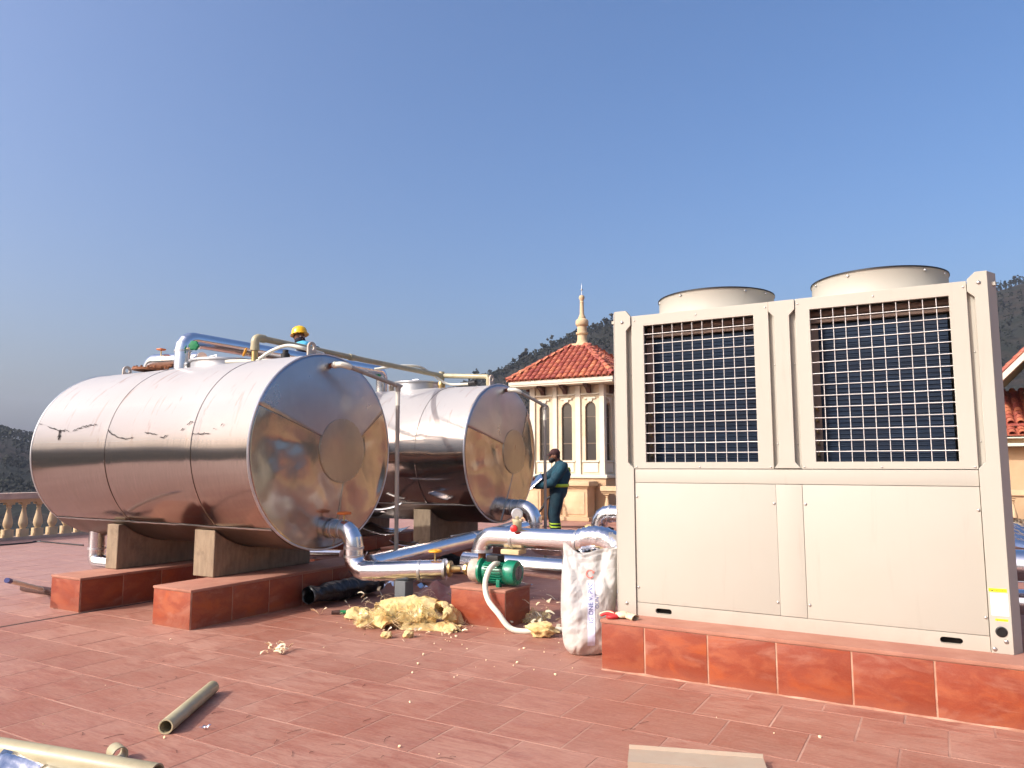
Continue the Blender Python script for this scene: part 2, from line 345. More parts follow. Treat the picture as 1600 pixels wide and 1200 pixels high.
# ------------------------------------------------------------------ mesh builder
class MB:
    def __init__(s): s.v = []; s.f = []
    def add(s, vs, fs):
        o = len(s.v); s.v += [tuple(x) for x in vs]; s.f += [tuple(i + o for i in q) for q in fs]; return s
    def box(s, x0, x1, y0, y1, z0, z1, b=0):
        if b <= 0:
            return s.add([(x, y, z) for z in (z0, z1) for y in (y0, y1) for x in (x0, x1)],
                         [(0, 2, 3, 1), (4, 5, 7, 6), (0, 1, 5, 4), (2, 6, 7, 3), (0, 4, 6, 2), (1, 3, 7, 5)])
        bm = bmesh.new(); bmesh.ops.create_cube(bm, size=1)
        for q in bm.verts:
            q.co = Vector(((x0 + x1) / 2 + q.co.x * (x1 - x0), (y0 + y1) / 2 + q.co.y * (y1 - y0), (z0 + z1) / 2 + q.co.z * (z1 - z0)))
        bmesh.ops.bevel(bm, geom=bm.edges[:], offset=b, segments=2, affect='EDGES', profile=.6)
        return s.bm(bm)
    def bm(s, bm, M=None):
        bm.verts.index_update()
        s.add([(M @ q.co if M else q.co) for q in bm.verts], [[q.index for q in f.verts] for f in bm.faces]); bm.free(); return s
    def tube(s, pts, r, n=24, cap=True, up=None, close=False):
        pts = [Vector(p) for p in pts]; k = len(pts); rs = r if hasattr(r, '__len__') else [r] * k
        t0 = (pts[1] - pts[0]).normalized()
        u = Vector(up) if up else (Vector((0, 0, 1)) if abs(t0.z) < .9 else Vector((0, 1, 0)))
        u = (u - t0 * u.dot(t0)).normalized(); V = []; prev = t0
        for i, p in enumerate(pts):
            if close: a = pts[i - 1]; b = pts[(i + 1) % k]
            else: a = pts[max(0, i - 1)]; b = pts[min(k - 1, i + 1)]
            d1 = (p - a).normalized() if (p - a).length > 1e-9 else None; d2 = (b - p).normalized() if (b - p).length > 1e-9 else None
            t = ((d1 or d2) + (d2 or d1)).normalized()
            u = (u - t * u.dot(t)).normalized(); w_ = t.cross(u)
            sc = 1.0
            if d1 and d2:
                c = math.sqrt(max(.25, (1 + d1.dot(d2)) / 2)); sc = 1 / c
            # widen in bend plane so mitred joints keep their radius
            ax = (d2 - d1).normalized() if d1 and d2 and (d2 - d1).length > 1e-6 else None
            for j in range(n):
                a_ = 2 * PI * j / n; q = u * math.cos(a_) + w_ * math.sin(a_)
                if ax is not None: q = q + ax * (q.dot(ax) * (sc - 1))
                V.append(p + q * rs[i])
        Fq = []
        for i in range(k if close else k - 1):
            i2 = (i + 1) % k
            for j in range(n):
                j2 = (j + 1) % n; Fq.append((i * n + j, i * n + j2, i2 * n + j2, i2 * n + j))
        if cap and not close: Fq.append(tuple(range(n))[::-1]); Fq.append(tuple((k - 1) * n + j for j in range(n)))
        return s.add(V, Fq)
    def lathe(s, prof, c=(0, 0, 0), axis=(0, 0, 1), n=24, capb=True, capt=True, sx=1, sy=1):
        q = Vector(axis).to_track_quat('Z', 'Y'); c = Vector(c); V = []; Fq = []
        for r, z in prof:
            for j in range(n):
                a = 2 * PI * j / n; V.append(c + q @ Vector((r * math.cos(a) * sx, r * math.sin(a) * sy, z)))
        for i in range(len(prof) - 1):
            for j in range(n):
                j2 = (j + 1) % n; Fq.append((i * n + j, i * n + j2, (i + 1) * n + j2, (i + 1) * n + j))
        if capb: Fq.append(tuple(range(n))[::-1])
        if capt: Fq.append(tuple((len(prof) - 1) * n + j for j in range(n)))
        return s.add(V, Fq)
    def prism(s, poly, fn, d0, d1):
        n = len(poly); V = [fn(a, b, d0) for a, b in poly] + [fn(a, b, d1) for a, b in poly]
        return s.add(V, [tuple(range(n))[::-1], tuple(range(n, 2 * n))] + [(i, (i + 1) % n, n + (i + 1) % n, n + i) for i in range(n)])
    def mesh(s, name):
        me = bpy.data.meshes.new(name); me.from_pydata(s.v, [], s.f); me.update(); return me
    def ob(s, name, mat, parent=None, smooth=35, fix=True, loc=None):
        me = s.mesh(name)
        if fix:
            bm = bmesh.new(); bm.from_mesh(me); bmesh.ops.recalc_face_normals(bm, faces=bm.faces[:]); bm.to_mesh(me); bm.free()
        return link(name, me, mat, parent, smooth)
def link(name, me, mat, parent=None, smooth=35):
    if mat and not me.materials: me.materials.append(MT[mat])
    if smooth:
        me.polygons.foreach_set('use_smooth', [True] * len(me.polygons)); me.set_sharp_from_angle(angle=math.radians(smooth))
    o = bpy.data.objects.new(name, me); COL.objects.link(o)
    if parent: par(o, parent)
    return o
def par(o, parent):
    o.parent = parent
    if parent.type == 'EMPTY': o.matrix_parent_inverse = Matrix.Translation(-parent.location)
def thing(name, label, cat, loc=(0, 0, 0), group=None):
    o = bpy.data.objects.new(name, None); COL.objects.link(o); o.location = loc; o.empty_display_size = .1
    return tag(o, label, cat, group)
def tag(o, label, cat, group=None):
    o['label'] = label; o['category'] = cat
    if group: o['group'] = group
    return o
def struct(o): o['kind'] = 'structure'; return o
def arc(c, a, b, r, k=5):
    """points of a quarter bend that starts at c - a*r and ends at c + b*r"""
    c = Vector(c); a = Vector(a).normalized(); b = Vector(b).normalized(); out = []
    cen = c - a * r + b * r
    for i in range(k + 1):
        t = PI / 2 * i / k; out.append(cen - b * r * math.cos(t) + a * r * math.sin(t))
    return out
def ring(c, axis, r, wd=.02, th=.008): return MB().lathe([(r, -wd / 2), (r + th, -wd / 2), (r + th, wd / 2), (r, wd / 2), (r, -wd / 2)], c, axis, 36, False, False)
def smooth_path(pts, k=8):
    pts = [Vector(p) for p in pts]; P = [pts[0] * 2 - pts[1]] + pts + [pts[-1] * 2 - pts[-2]]; out = []
    for i in range(1, len(P) - 2):
        a, b, c, d = P[i - 1:i + 3]
        for j in range(k):
            t = j / k
            out.append(.5 * ((2 * b) + (c - a) * t + (2 * a - 5 * b + 4 * c - d) * t * t + (3 * b - a - 3 * c + d) * t ** 3))
    out.append(pts[-1]); return out
def wheel_handle(parent, c, axis, R, mat, stem=.05):
    """spoked valve hand wheel with a stem below it"""
    ax = Vector(axis).normalized(); c = Vector(c); m = MB(); n = 24
    q = ax.to_track_quat('Z', 'Y'); pts = []
    for j in range(n):
        a = 2 * PI * j / n; rr = R * (1 + .07 * math.cos(5 * a)); pts.append(c + q @ Vector((rr * math.cos(a), rr * math.sin(a), 0)))
    m.tube(pts, R * .22, 8, close=True, up=ax)
    for k in range(5):
        a = 2 * PI * k / 5; m.tube([c, c + q @ Vector((R * math.cos(a), R * math.sin(a), 0))], R * .13, 6)
    m.lathe([(R * .3, -R * .2), (R * .3, R * .25)], c, ax, 12)
    h = m.ob('valve_handle', mat, parent)
    st = MB().tube([c - ax * stem, c], R * .16, 8); so = st.ob('valve_stem', 'brass', parent)
    return h

# ================================================================== SETTING
# ---- terrain with ridges
RIDGE = [(-900, 672), (-400, 662), (0, 668), (55, 677), (200, 692), (480, 694), (640, 650), (690, 618), (745, 592), (780, 584), (807, 573), (862, 549), (900, 531), (959, 511), (1040, 504), (1150, 504), (1250, 506), (1420, 494), (1500, 480), (1558, 470), (1600, 458), (1800, 440), (2300, 430)]
def az_el(px, py):
    d = ray(px, py); return math.atan2(d.x, d.y), d.z / math.hypot(d.x, d.y)
tab = sorted([az_el(*p) for p in RIDGE])
tab += [(math.radians(70), .14), (math.radians(120), .055), (math.radians(175), .05)]
tab = [(math.radians(-185), .05), (math.radians(-140), .055), (math.radians(-110), .05)] + tab
TA = np.array([t[0] for t in tab]); TE = np.array([t[1] for t in tab])
def smoothstep(t): t = np.clip(t, 0, 1); return t * t * (3 - 2 * t)
def ridge_d(az): return 430 + 90 * np.sin(az * 2.3 + 1) + 40 * np.sin(az * 5.1)
def hnoise(x, y):
    return (np.sin(x * .021 + 1.3) * np.cos(y * .017 - .4) * 5 + np.sin(x * .053 + y * .031) * 2.6 + np.cos(x * .11 - y * .09) * 1.2)
def terr(az, r):
    D = ridge_d(az); el = np.interp(az, TA, TE); top = CAM_H + D * el - 4.0
    base = -16.0
    up = base + (top - base) * smoothstep((r - 45) / (D - 45)) ** 1.05
    beyond = top - (r - D) * .10
    h = np.where(r < D, up, np.maximum(beyond, -60 + 0 * r))
    x = r * np.sin(az); y = r * np.cos(az)
    return h + hnoise(x, y) * np.clip((r - 60) / 200, 0, 1) * np.where(r < D, np.clip(1 - (r / D) ** 3 * .9, .1, 1), .2)
def build_terrain():
    na = 420; rr = np.concatenate([[0, 30, 45], np.linspace(55, 620, 70), [700, 850, 1100, 1500]])
    az = np.linspace(-PI, PI, na, endpoint=False); V = []; Fq = []
    for i, r in enumerate(rr):
        h = terr(az, np.full_like(az, r)) if r > 45 else np.full(na, -16.0)
        for a, z in zip(az, h): V.append((r * math.sin(a), r * math.cos(a), z))
    for i in range(len(rr) - 1):
        for j in range(na):
            j2 = (j + 1) % na; Fq.append((i * na + j, (i + 1) * na + j, (i + 1) * na + j2, i * na + j2))
    m = MB(); m.v = V; m.f = Fq; struct(m.ob('hills', 'terrain', None, 60))
build_terrain()
def build_forest():
    """far-off wood on the slopes: small crowns of leaf clumps, one mass"""
    VV = []; FF = []; off = 0
    a0, a1 = az_el(-350, 700)[0], az_el(2300, 700)[0]
    tri = np.array([(0, 1, 4), (1, 2, 4), (2, 3, 4), (3, 0, 4), (1, 0, 5), (3, 2, 5)])
    for cnt, lo, hi, r0, r1, pw, h0, h1, k in ((2800, a0, a1, .92, 1.01, 1, 1.6, 4.8, 12), (7600, a0, a1, .3, 1, .6, 1.8, 4.6, 7), (1300, -PI, PI, .12, 1, .6, 4, 8, 7)):
        a = npr.uniform(lo, hi, cnt); r = ridge_d(a) * npr.uniform(r0, r1, cnt) ** pw; z = terr(a, r); h = npr.uniform(h0, h1, cnt)
        base = np.column_stack([r * np.sin(a), r * np.cos(a), z]); cr = h * npr.uniform(.2, .34, cnt)
        zc = .3 + .7 * npr.beta(2, 1.6, (cnt, k)); sp = (cr[:, None] * .55) * (1.15 - zc * .75)
        c = np.stack([npr.normal(size=(cnt, k)) * sp, npr.normal(size=(cnt, k)) * sp, zc * h[:, None]], -1) + base[:, None]
        sz = h[:, None] * npr.uniform(.07, .15, (cnt, k))
        u = npr.normal(size=(cnt, k, 3)); u /= np.linalg.norm(u, axis=-1, keepdims=True)
        v = np.cross(u, npr.normal(size=(cnt, k, 3))); v /= np.linalg.norm(v, axis=-1, keepdims=True); w_ = np.cross(u, v)
        dirs = np.stack([u, v, -u, -v, w_, -w_], 2) * (sz[:, :, None, None] * npr.uniform(.6, 1.3, (cnt, k, 6, 1)))
        P = (c[:, :, None] + dirs).reshape(-1, 3); n = cnt * k
        VV.append(P); FF.append((np.arange(n)[:, None, None] * 6 + tri[None] + off).reshape(-1, 3)); off += len(P)
        t = h * .018                                          # trunks
        tr = np.stack([base + np.column_stack([t, 0 * t, 0 * t - 1]), base + np.column_stack([-t, t, 0 * t - 1]), base + np.column_stack([-t, -t, 0 * t - 1]), base + np.column_stack([0 * t, 0 * t, h * .8])], 1).reshape(-1, 3)
        VV.append(tr); FF.append((np.arange(cnt)[:, None, None] * 4 + np.array([(0, 1, 3), (1, 2, 3), (2, 0, 3)])[None] + off).reshape(-1, 3)); off += len(tr)
    V = np.concatenate(VV).astype(np.float32); Fq = np.concatenate(FF).astype(np.int32)
    me = bpy.data.meshes.new('forest'); me.vertices.add(len(V)); me.vertices.foreach_set('co', V.ravel()); me.loops.add(Fq.size); me.loops.foreach_set('vertex_index', Fq.ravel())
    me.polygons.add(len(Fq)); me.polygons.foreach_set('loop_start', np.arange(0, Fq.size, 3, dtype=np.int32)); me.update(calc_edges=True); me.validate()
    o = link('forest', me, 'leaf', None, 0); o['kind'] = 'stuff'
    o['label'] = 'dark scrubby wood covering the hills behind the roof'; o['category'] = 'forest'
build_forest()

# ---- terrace with its tiles
TXL, TXR, TYN, TYF = -15.6, 7.5, -9.0, 18.6
JX0, JX1 = -7.03, -6.97      # expansion joint
m = MB().box(TXL, TXR, TYN, TYF, -17, -.0011)
terrace = struct(m.ob('roof_terrace', 'grout', None, 0))
jt = MB().box(JX0 + .012, JX1 - .008, TYN + .02, TYF - .02, -.0009, -.0002); jt.ob('expansion_joint', 'gap', terrace, 0)
def tile_geom(w_, d_):
    c = .0008; z0 = -.006
    V = [(0, 0, z0), (w_, 0, z0), (w_, d_, z0), (0, d_, z0), (0, 0, -c * .6), (w_, 0, -c * .6), (w_, d_, -c * .6), (0, d_, -c * .6), (c, c, 0), (w_ - c, c, 0), (w_ - c, d_ - c, 0), (c, d_ - c, 0)]
    Fq = [(8, 9, 10, 11)]
    for i in range(4):
        j = (i + 1) % 4; Fq += [(i, j, 4 + j, 4 + i), (4 + i, 4 + j, 8 + j, 8 + i)]
    return V, Fq
def build_tiles():
    G = .011; cells = []
    rows = range(int((TYN - TY0) / TP) + 1, int((TYF - TY0) / TP))
    for j in rows:
        y = TY0 + j * TP; sh = TX0 + (TP / 2 if j % 2 else 0)
        for i in range(int((TXL - sh) / TP) , int((TXR - sh) / TP)):
            xa, xb = sh + i * TP + G / 2, sh + (i + 1) * TP - G / 2
            segs = [(xa, xb)]
            if xa < JX1 and xb > JX0: segs = [s_ for s_ in ((xa, JX0), (JX1, xb)) if s_[1] - s_[0] > .03]
            for xa2, xb2 in segs:
                if xa2 < TXL: continue
                cells.append((xa2, y + G / 2, xb2 - xa2, TP - G))
    sc = []
    for c in cells:
        q = [proj((c[0] + c[2] * u, c[1] + c[3] * v, 0)) for u, v in ((0, 0), (1, 0), (1, 1), (0, 1))]
        if min(p[2] for p in q) < .3: sc.append(0); continue
        xs = [p[0] for p in q]; ys = [p[1] for p in q]
        vis = max(xs) > 0 and min(xs) < 1600 and min(ys) < 1200
        cx, cy = c[0] + c[2] / 2, c[1] + c[3] / 2
        if (-2.0 < cx < .4 and 4.8 < cy < 6.3) or (-3.75 < cx < -3.25 and 5.5 < cy < 5.95) or (cx < -5 and cy > 7) or (-1.9 < cx and cy > 4.8) or (-8.4 < cx < -5.5 and 4.7 < cy < 6.6): vis = False
        ar = abs(sum(xs[i] * ys[(i + 1) % 4] - xs[(i + 1) % 4] * ys[i] for i in range(4))) / 2
        sc.append(ar if vis else 0)
    order = sorted(range(len(cells)), key=lambda i: -sc[i]); pick = set(order[:300])
    cache = {}; rest = MB()
    for i, (x, y, w_, d_) in enumerate(cells):
        dz = rng.uniform(-.0002, .0008)
        if i in pick and sc[i] > 0:
            key = (round(w_, 3), round(d_, 3))
            if key not in cache:
                V, Fq = tile_geom(w_, d_); me = bpy.data.meshes.new('tile'); me.from_pydata(V, [], Fq); me.update(); me.materials.append(MT['tile']); cache[key] = me
            o = bpy.data.objects.new('tile', cache[key]); COL.objects.link(o); o.parent = terrace
            o.location = (x, y, dz); o.rotation_euler = (rng.uniform(-.001, .001), rng.uniform(-.001, .001), 0)
        else:
            V, Fq = tile_geom(w_, d_); rest.add([(a + x, b + y, c + dz) for a, b, c in V], Fq)
    o = rest.ob('tile_field', 'tile', terrace, 0, fix=False); o['kind'] = 'stuff'
build_tiles()

# ---- balustrades
BAL = [(.060, 0), (.060, .10), (.045, .11), (.052, .125), (.040, .145), (.055, .17), (.078, .22), (.082, .26), (.072, .32), (.050, .42), (.036, .50), (.032, .535), (.044, .545), (.044, .56), (.034, .57), (.05, .59), (.062, .61), (.062, .645)]
def baluster_mesh():
    m = MB(); m.lathe(BAL[4:], (0, 0, 0), (0, 0, 1), 14)
    m.box(-.075, .075, -.075, .075, 0, .145); m.box(-.07, .07, -.07, .07, .60, .646)
    me = m.mesh('baluster'); bm = bmesh.new(); bm.from_mesh(me); bmesh.ops.recalc_face_normals(bm, faces=bm.faces[:]); bm.to_mesh(me); bm.free()
    me.materials.append(MT['stone']); me.polygons.foreach_set('use_smooth', [True] * len(me.polygons)); me.set_sharp_from_angle(angle=math.radians(40)); return me
BM = baluster_mesh()
def balustrade(name_label, p0, p1, pitch, z0=0.0, off=0.0, railmat='coping'):
    p0 = Vector(p0); p1 = Vector(p1); d = (p1 - p0); L = d.length; d.normalize(); nrm = Vector((-d.y, d.x, 0))
    t = thing('balustrade', name_label, 'balustrade', (p0 + p1) / 2)
    def strip(name, wd, za, zb, mat):
        pts = [p0 - nrm * wd, p1 - nrm * wd, p1 + nrm * wd, p0 + nrm * wd]
        mm = MB(); mm.add([(p.x, p.y, z0 + za) for p in pts] + [(p.x, p.y, z0 + zb) for p in pts], [(3, 2, 1, 0), (4, 5, 6, 7), (0, 1, 5, 4), (1, 2, 6, 5), (2, 3, 7, 6), (3, 0, 4, 7)])
        return mm.ob(name, mat, t, 0)
    strip('base_course', .13, -.004, .045, 'coping'); strip('under_rail', .10, .688, .745, 'stone'); r = strip('hand_rail', .16, .748, .86, railmat)
    n = int((L - off) / pitch)
    for i in range(n + 1):
        q = p0 + d * (off + i * pitch); o = bpy.data.objects.new('baluster', BM); COL.objects.link(o); o.location = (q.x, q.y, z0 + .046)
        o.parent = t; o.matrix_parent_inverse = Matrix.Translation(-t.location)
    return t
balustrade('stone balustrade at the far left roof edge, partly hidden by the tank', (-15.0, 1.2, 0), (-15.0, 13.5, 0), .265, 0, .05)
balustrade('cream balustrade between the small tower and the heat pump unit', (-7.35, 17.25, 0), (-1.0, 17.25, 0), .30, 0, .12, 'stone')
balustrade('apricot balustrade at the right picture edge below the villa wall', (.6, 18.9, 0), (7.2, 18.9, 0), .30, 0, .05, 'stone')

# ================================================================== TANKS
R = .927
def shell_pt(tk, x, ang, off=0):
    """ang measured from the +Y axis towards +Z"""
    return Vector((x, tk['y'] + (R + off) * math.cos(ang), tk['z'] + (R + off) * math.sin(ang)))
def hit_shell(px, py, tk):
    d = ray(px, py); a = d.y ** 2 + d.z ** 2; b = 2 * (d.y * (0 - tk['y']) + d.z * (CAM_H - tk['z'])); c = tk['y'] ** 2 + (CAM_H - tk['z']) ** 2 - R * R
    t = (-b - math.sqrt(max(0, b * b - 4 * a * c))) / (2 * a); p = _O + d * t
    return p.x, math.atan2(p.z - tk['z'], p.y - tk['y'])
def build_tank(tk, label, mat, seams, low_tilt, seed):
    x0, xl, yc, zc = tk['x0'], tk['xl'], tk['y'], tk['z']
    t = thing('water_tank', label, 'tank', ((x0 + xl) / 2, yc, zc - R))
    na, nx = 160, 60; V = []; Fq = []
    for i in range(nx + 1):
        x = xl + (x0 - xl) * i / nx
        for j in range(na):
            a = 2 * PI * j / na
            dr = mnoise.noise((x * 1.1 + seed, math.cos(a) * 1.6, math.sin(a) * 1.6)) * tk['dent']
            for sx in seams:                                        # sheets pinch in a little at each ring seam
                dr -= .004 * math.exp(-((x - sx) / .03) ** 2)
            V.append(shell_pt(tk, x, a, dr))
    for i in range(nx):
        for j in range(na):
            j2 = (j + 1) % na; Fq.append((i * na + j, i * na + j2, (i + 1) * na + j2, (i + 1) * na + j))
    m = MB(); m.add(V, Fq); sh = m.ob('shell', mat, t, 60)
    for sx in seams:                                               # lap edge of each ring of sheets
        mm = MB().lathe([(R - .006, -.004), (R + .0016, -.004), (R + .0022, .001), (R + .0010, .0015), (R - .006, .0015)], (sx, yc, zc), (1, 0, 0), 120, False, False)
        mm.ob('seam_ring', mat, t, 40)
    MB().lathe([(R * .1, 0), (R + .004, 0), (R + .004, .02), (R - .004, .022)], (xl, yc, zc), (1, 0, 0), 96, True, False).ob('back_plate', 'galv', t, 40)
    # front end made of three sector plates and a round cover
    cy, cz, cr = tk['cy'], tk['cz'], tk['cr']
    def sector(name, a0, a1, mat_, tilt, amp, lift, nr=26, ns=48, out=0.0):
        V = []; Fq = []
        for i in range(nr + 1):
            f = i / nr
            for j in range(ns + 1):
                a = a0 + (a1 - a0) * j / ns
                rim = Vector((yc + (R - .004) * math.cos(a), zc + (R - .004) * math.sin(a)))
                d = Vector((math.cos(a), math.sin(a))); inn = Vector((cy, cz)) + d * (cr * .9)
                p = inn.lerp(rim, f); e = min(1, f * 5, (1 - f) * 6) * min(1, j / ns * 7, (1 - j / ns) * 7)
                bulge = .045 * (1 - ((p.x - yc) ** 2 + (p.y - zc) ** 2) / R ** 2)
                q = Vector((p.x * 2.1 + seed, p.y * 2.1, seed * 3))
                crease = abs(mnoise.noise((p.x * 1.5 + p.y * 1.1 + seed, (p.y - p.x * .5) * .55, 9)))
                dn = (mnoise.noise(q) * .6 + mnoise.noise(q * 2.3) * .22 - (crease * .7 if amp > .01 else 0)) * amp * max(0, e)
                V.append((x0 + .004 + lift + bulge + dn + tilt * (p.y - zc), p.x, p.y))
        for i in range(nr):
            for j in range(ns):
                Fq.append((i * (ns + 1) + j, (i + 1) * (ns + 1) + j, (i + 1) * (ns + 1) + j + 1, i * (ns + 1) + j + 1))
        m = MB(); m.add(V, Fq); o = m.ob(name, mat_, t, 60)
        # all sheets face outwards
        if o.data.polygons[0].normal.x < 0: o.data.flip_normals()
        so = o.modifiers.new('thickness', 'SOLIDIFY'); so.thickness = .0025; so.offset = -1
        return o
    a, b, c = (math.radians(q) for q in tk['sect'])
    sector('end_plate', a, b, 'plate_top', 0, .004, .010)
    sector('end_plate', b - .03, c + .02, 'plate_low', 0, .038, .005)
    sector('end_plate', c - .02, a + 2 * PI + .03, 'plate_low', 0, .034, .0075)
    V = [(x0 + .066, cy, cz)]; nn = 64; Fq = []
    for k, (rr, dx) in enumerate(((.25, .0655), (.6, .064), (.9, .062), (.99, .0605), (1, .040))):
        for j in range(nn):
            aa = 2 * PI * j / nn; V.append((x0 + dx, cy + cr * rr * math.cos(aa), cz + cr * rr * math.sin(aa)))
    for j in range(nn): Fq.append((0, 1 + j, 1 + (j + 1) % nn))
    for k in range(4):
        for j in range(nn): Fq.append((1 + k * nn + j, 1 + (k + 1) * nn + j, 1 + (k + 1) * nn + (j + 1) % nn, 1 + k * nn + (j + 1) % nn))
    m = MB(); m.add(V, Fq); cv = m.ob('round_cover', 'plate_mid', t, 50)
    for j in range(22):
        aa = 2 * PI * j / 22 + .1; MB().lathe([(.005, 0), (.004, .004)], (x0 + .0615, cy + cr * .955 * math.cos(aa), cz + cr * .955 * math.sin(aa)), (1, 0, 0), 6).ob('rivet', 'screw', cv, 0)
    # rolled rim round the end
    MB().lathe([(R - .012, 0), (R + .006, .0), (R + .008, .006), (R + .002, .014), (R - .012, .012)], (x0, yc, zc), (1, 0, 0), 140, False, False).ob('end_rim', 'galv', t, 50)
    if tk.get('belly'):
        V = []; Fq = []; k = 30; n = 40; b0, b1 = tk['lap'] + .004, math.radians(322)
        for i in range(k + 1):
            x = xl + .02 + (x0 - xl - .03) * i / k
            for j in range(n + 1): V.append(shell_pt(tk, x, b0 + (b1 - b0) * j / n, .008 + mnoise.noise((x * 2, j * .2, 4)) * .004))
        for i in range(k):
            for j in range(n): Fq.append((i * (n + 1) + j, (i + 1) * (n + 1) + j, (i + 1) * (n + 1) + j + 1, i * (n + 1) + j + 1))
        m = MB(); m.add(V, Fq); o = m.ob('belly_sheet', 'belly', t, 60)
    # lower lap strip
    for ang, wd in ((tk['lap'], .012),):
        pts = []; k = 60; V = []; Fq = []
        for i in range(k + 1):
            x = xl + .02 + (x0 - xl - .04) * i / k; j = rng.uniform(-.005, .005)
            for dd, off in ((0, .007), (wd / R + j, .010), (wd / R + j + .004, .004)): V.append(shell_pt(tk, x, ang + dd, off))
        for i in range(k):
            for q in range(2): Fq.append((i * 3 + q, i * 3 + q + 1, i * 3 + q + 4, i * 3 + q + 3))
        m = MB(); m.add(V, Fq); m.ob('lap_strip', 'galv', t, 30)
    return t
T1 = dict(x0=-5.1, xl=-8.5, y=5.26, z=1.502, dent=.006, cy=5.432, cz=1.51, cr=.312, sect=(27, 155, 278), lap=math.radians(228.5), belly=True)
T2 = dict(x0=-5.13, xl=-8.52, y=8.60, z=1.536, dent=.016, cy=8.85, cz=1.555, cr=.305, sect=(40, 160, 268), lap=math.radians(226), belly=True)
tank1 = build_tank(T1, 'large near horizontal tank clad in shiny sheet metal with torn seams', 'tank1', (-7.15, -5.845), .05, 2.0)
tank2 = build_tank(T2, 'horizontal metal clad tank behind the first one, beside the worker in teal', 'tank2', (-7.3, -5.884), .03, 8.0)
# torn horizontal seam on the near tank
def torn(paths):
    for pts, wpx in paths:
        P = []; m = MB()
        for k in range(len(pts) - 1):
            a, b = pts[k], pts[k + 1]; n = max(2, int(math.hypot(b[0] - a[0], b[1] - a[1]) / 7))
            for i in range(n): P.append((a[0] + (b[0] - a[0]) * i / n, a[1] + (b[1] - a[1]) * i / n + rng.uniform(-6, 6)))
        P.append(pts[-1]); V = []; Q = []
        for px, py in P: x, a = hit_shell(px / 4, 480 + py / 4, T1); Q.append(Vector((x, a * R)))
        for i, c in enumerate(Q):
            d = (Q[min(i + 1, len(Q) - 1)] - Q[max(i - 1, 0)]).normalized(); nn = Vector((-d.y, d.x))
            h = wpx * .0020 / 4 * rng.uniform(.15, 1.4) * (.2 if i in (0, len(Q) - 1) else 1)
            for s_ in (-1, 1): e = c + nn * (h * s_); V.append(shell_pt(T1, e.x, e.y / R, .0075))
        m.add(V, [(2 * i, 2 * i + 1, 2 * i + 3, 2 * i + 2) for i in range(len(P) - 1)])
        o = m.ob('torn_seam', 'slit', tank1, 0)
        so = o.modifiers.new('thickness', 'SOLIDIFY'); so.thickness = .004
torn([([(245, 732), (270, 732)], 5), ([(300, 750), (350, 765), (380, 772), (412, 766)], 9), ([(412, 768), (436, 782)], 6), ([(381, 772), (374, 800), (370, 832)], 42), ([(458, 772), (520, 750), (560, 742), (610, 732)], 7),
      ([(680, 770), (700, 790), (740, 810), (790, 825), (836, 815)], 7), ([(908, 788), (940, 788), (982, 796)], 6), ([(1003, 815), (1030, 812), (1052, 800)], 7), ([(1133, 772), (1152, 758)], 6), ([(1174, 740), (1190, 722), (1212, 712)], 6),
      ([(1200, 795), (1260, 790), (1312, 788)], 5), ([(1338, 762), (1350, 760)], 5), ([(1385, 745), (1402, 732)], 4)])

def lug(tk, x, y, par_, h=.14):
    m = MB(); zb = tk['z'] + math.sqrt(max(0, R * R - (y - tk['y']) ** 2)) - .02
    poly = []; n = 14; w_ = .055
    outer = [(-w_, 0)] + [(w_ * math.cos(a), h - w_ + w_ * math.sin(a)) for a in [PI - PI * i / n for i in range(n + 1)]] + [(w_, 0)]
    inner = [(.026 * math.cos(a), h - w_ + .026 * math.sin(a)) for a in [2 * PI * i / 16 for i in range(16)]]
    bm = bmesh.new()
    vo = [bm.verts.new((0, p[0], p[1])) for p in outer]; vi = [bm.verts.new((0, p[0], p[1])) for p in inner]
    eo = [bm.edges.new((vo[i], vo[(i + 1) % len(vo)])) for i in range(len(vo))]; ei = [bm.edges.new((vi[i], vi[(i + 1) % len(vi)])) for i in range(len(vi))]
    bmesh.ops.triangle_fill(bm, use_beauty=True, edges=eo + ei)
    g = bmesh.ops.extrude_face_region(bm, geom=bm.faces[:]); bmesh.ops.translate(bm, verts=[q for q in g['geom'] if isinstance(q, bmesh.types.BMVert)], vec=(.018, 0, 0))
    m.bm(bm, Matrix.Translation((x, y, zb))); return m.ob('lifting_lug', 'casti', par_, 20)
lug(T1, -5.33, 5.26, tank1, .17); lug(T1, -8.33, 5.26, tank1, .13); lug(T2, -5.30, 8.6, tank2, .16); lug(T2, -6.97, 8.5, tank2, .17)
def manhole(tk, x, r, par_, y_=.05, hh=0):
    z = tk['z'] + R + hh; o = MB().lathe([(r, -.25), (r, .085)], (x, tk['y'] + y_, z), (0, 0, 1), 48, False, False).ob('manhole', 'galv', par_)
    MB().lathe([(r + .025, .086), (r + .025, .105), (r * .97, .112), (r * .2, .118)], (x, tk['y'] + y_, z), (0, 0, 1), 48).ob('manhole_lid', 'galv', o)
    MB().tube([(x - .05, tk['y'], z + .118), (x - .05, tk['y'], z + .15), (x + .05, tk['y'], z + .15), (x + .05, tk['y'], z + .118)], .008, 8).ob('lid_handle', 'galv', o)
manhole(T1, -6.78, .40, tank1, .22, -.03); manhole(T2, -6.6, .34, tank2)

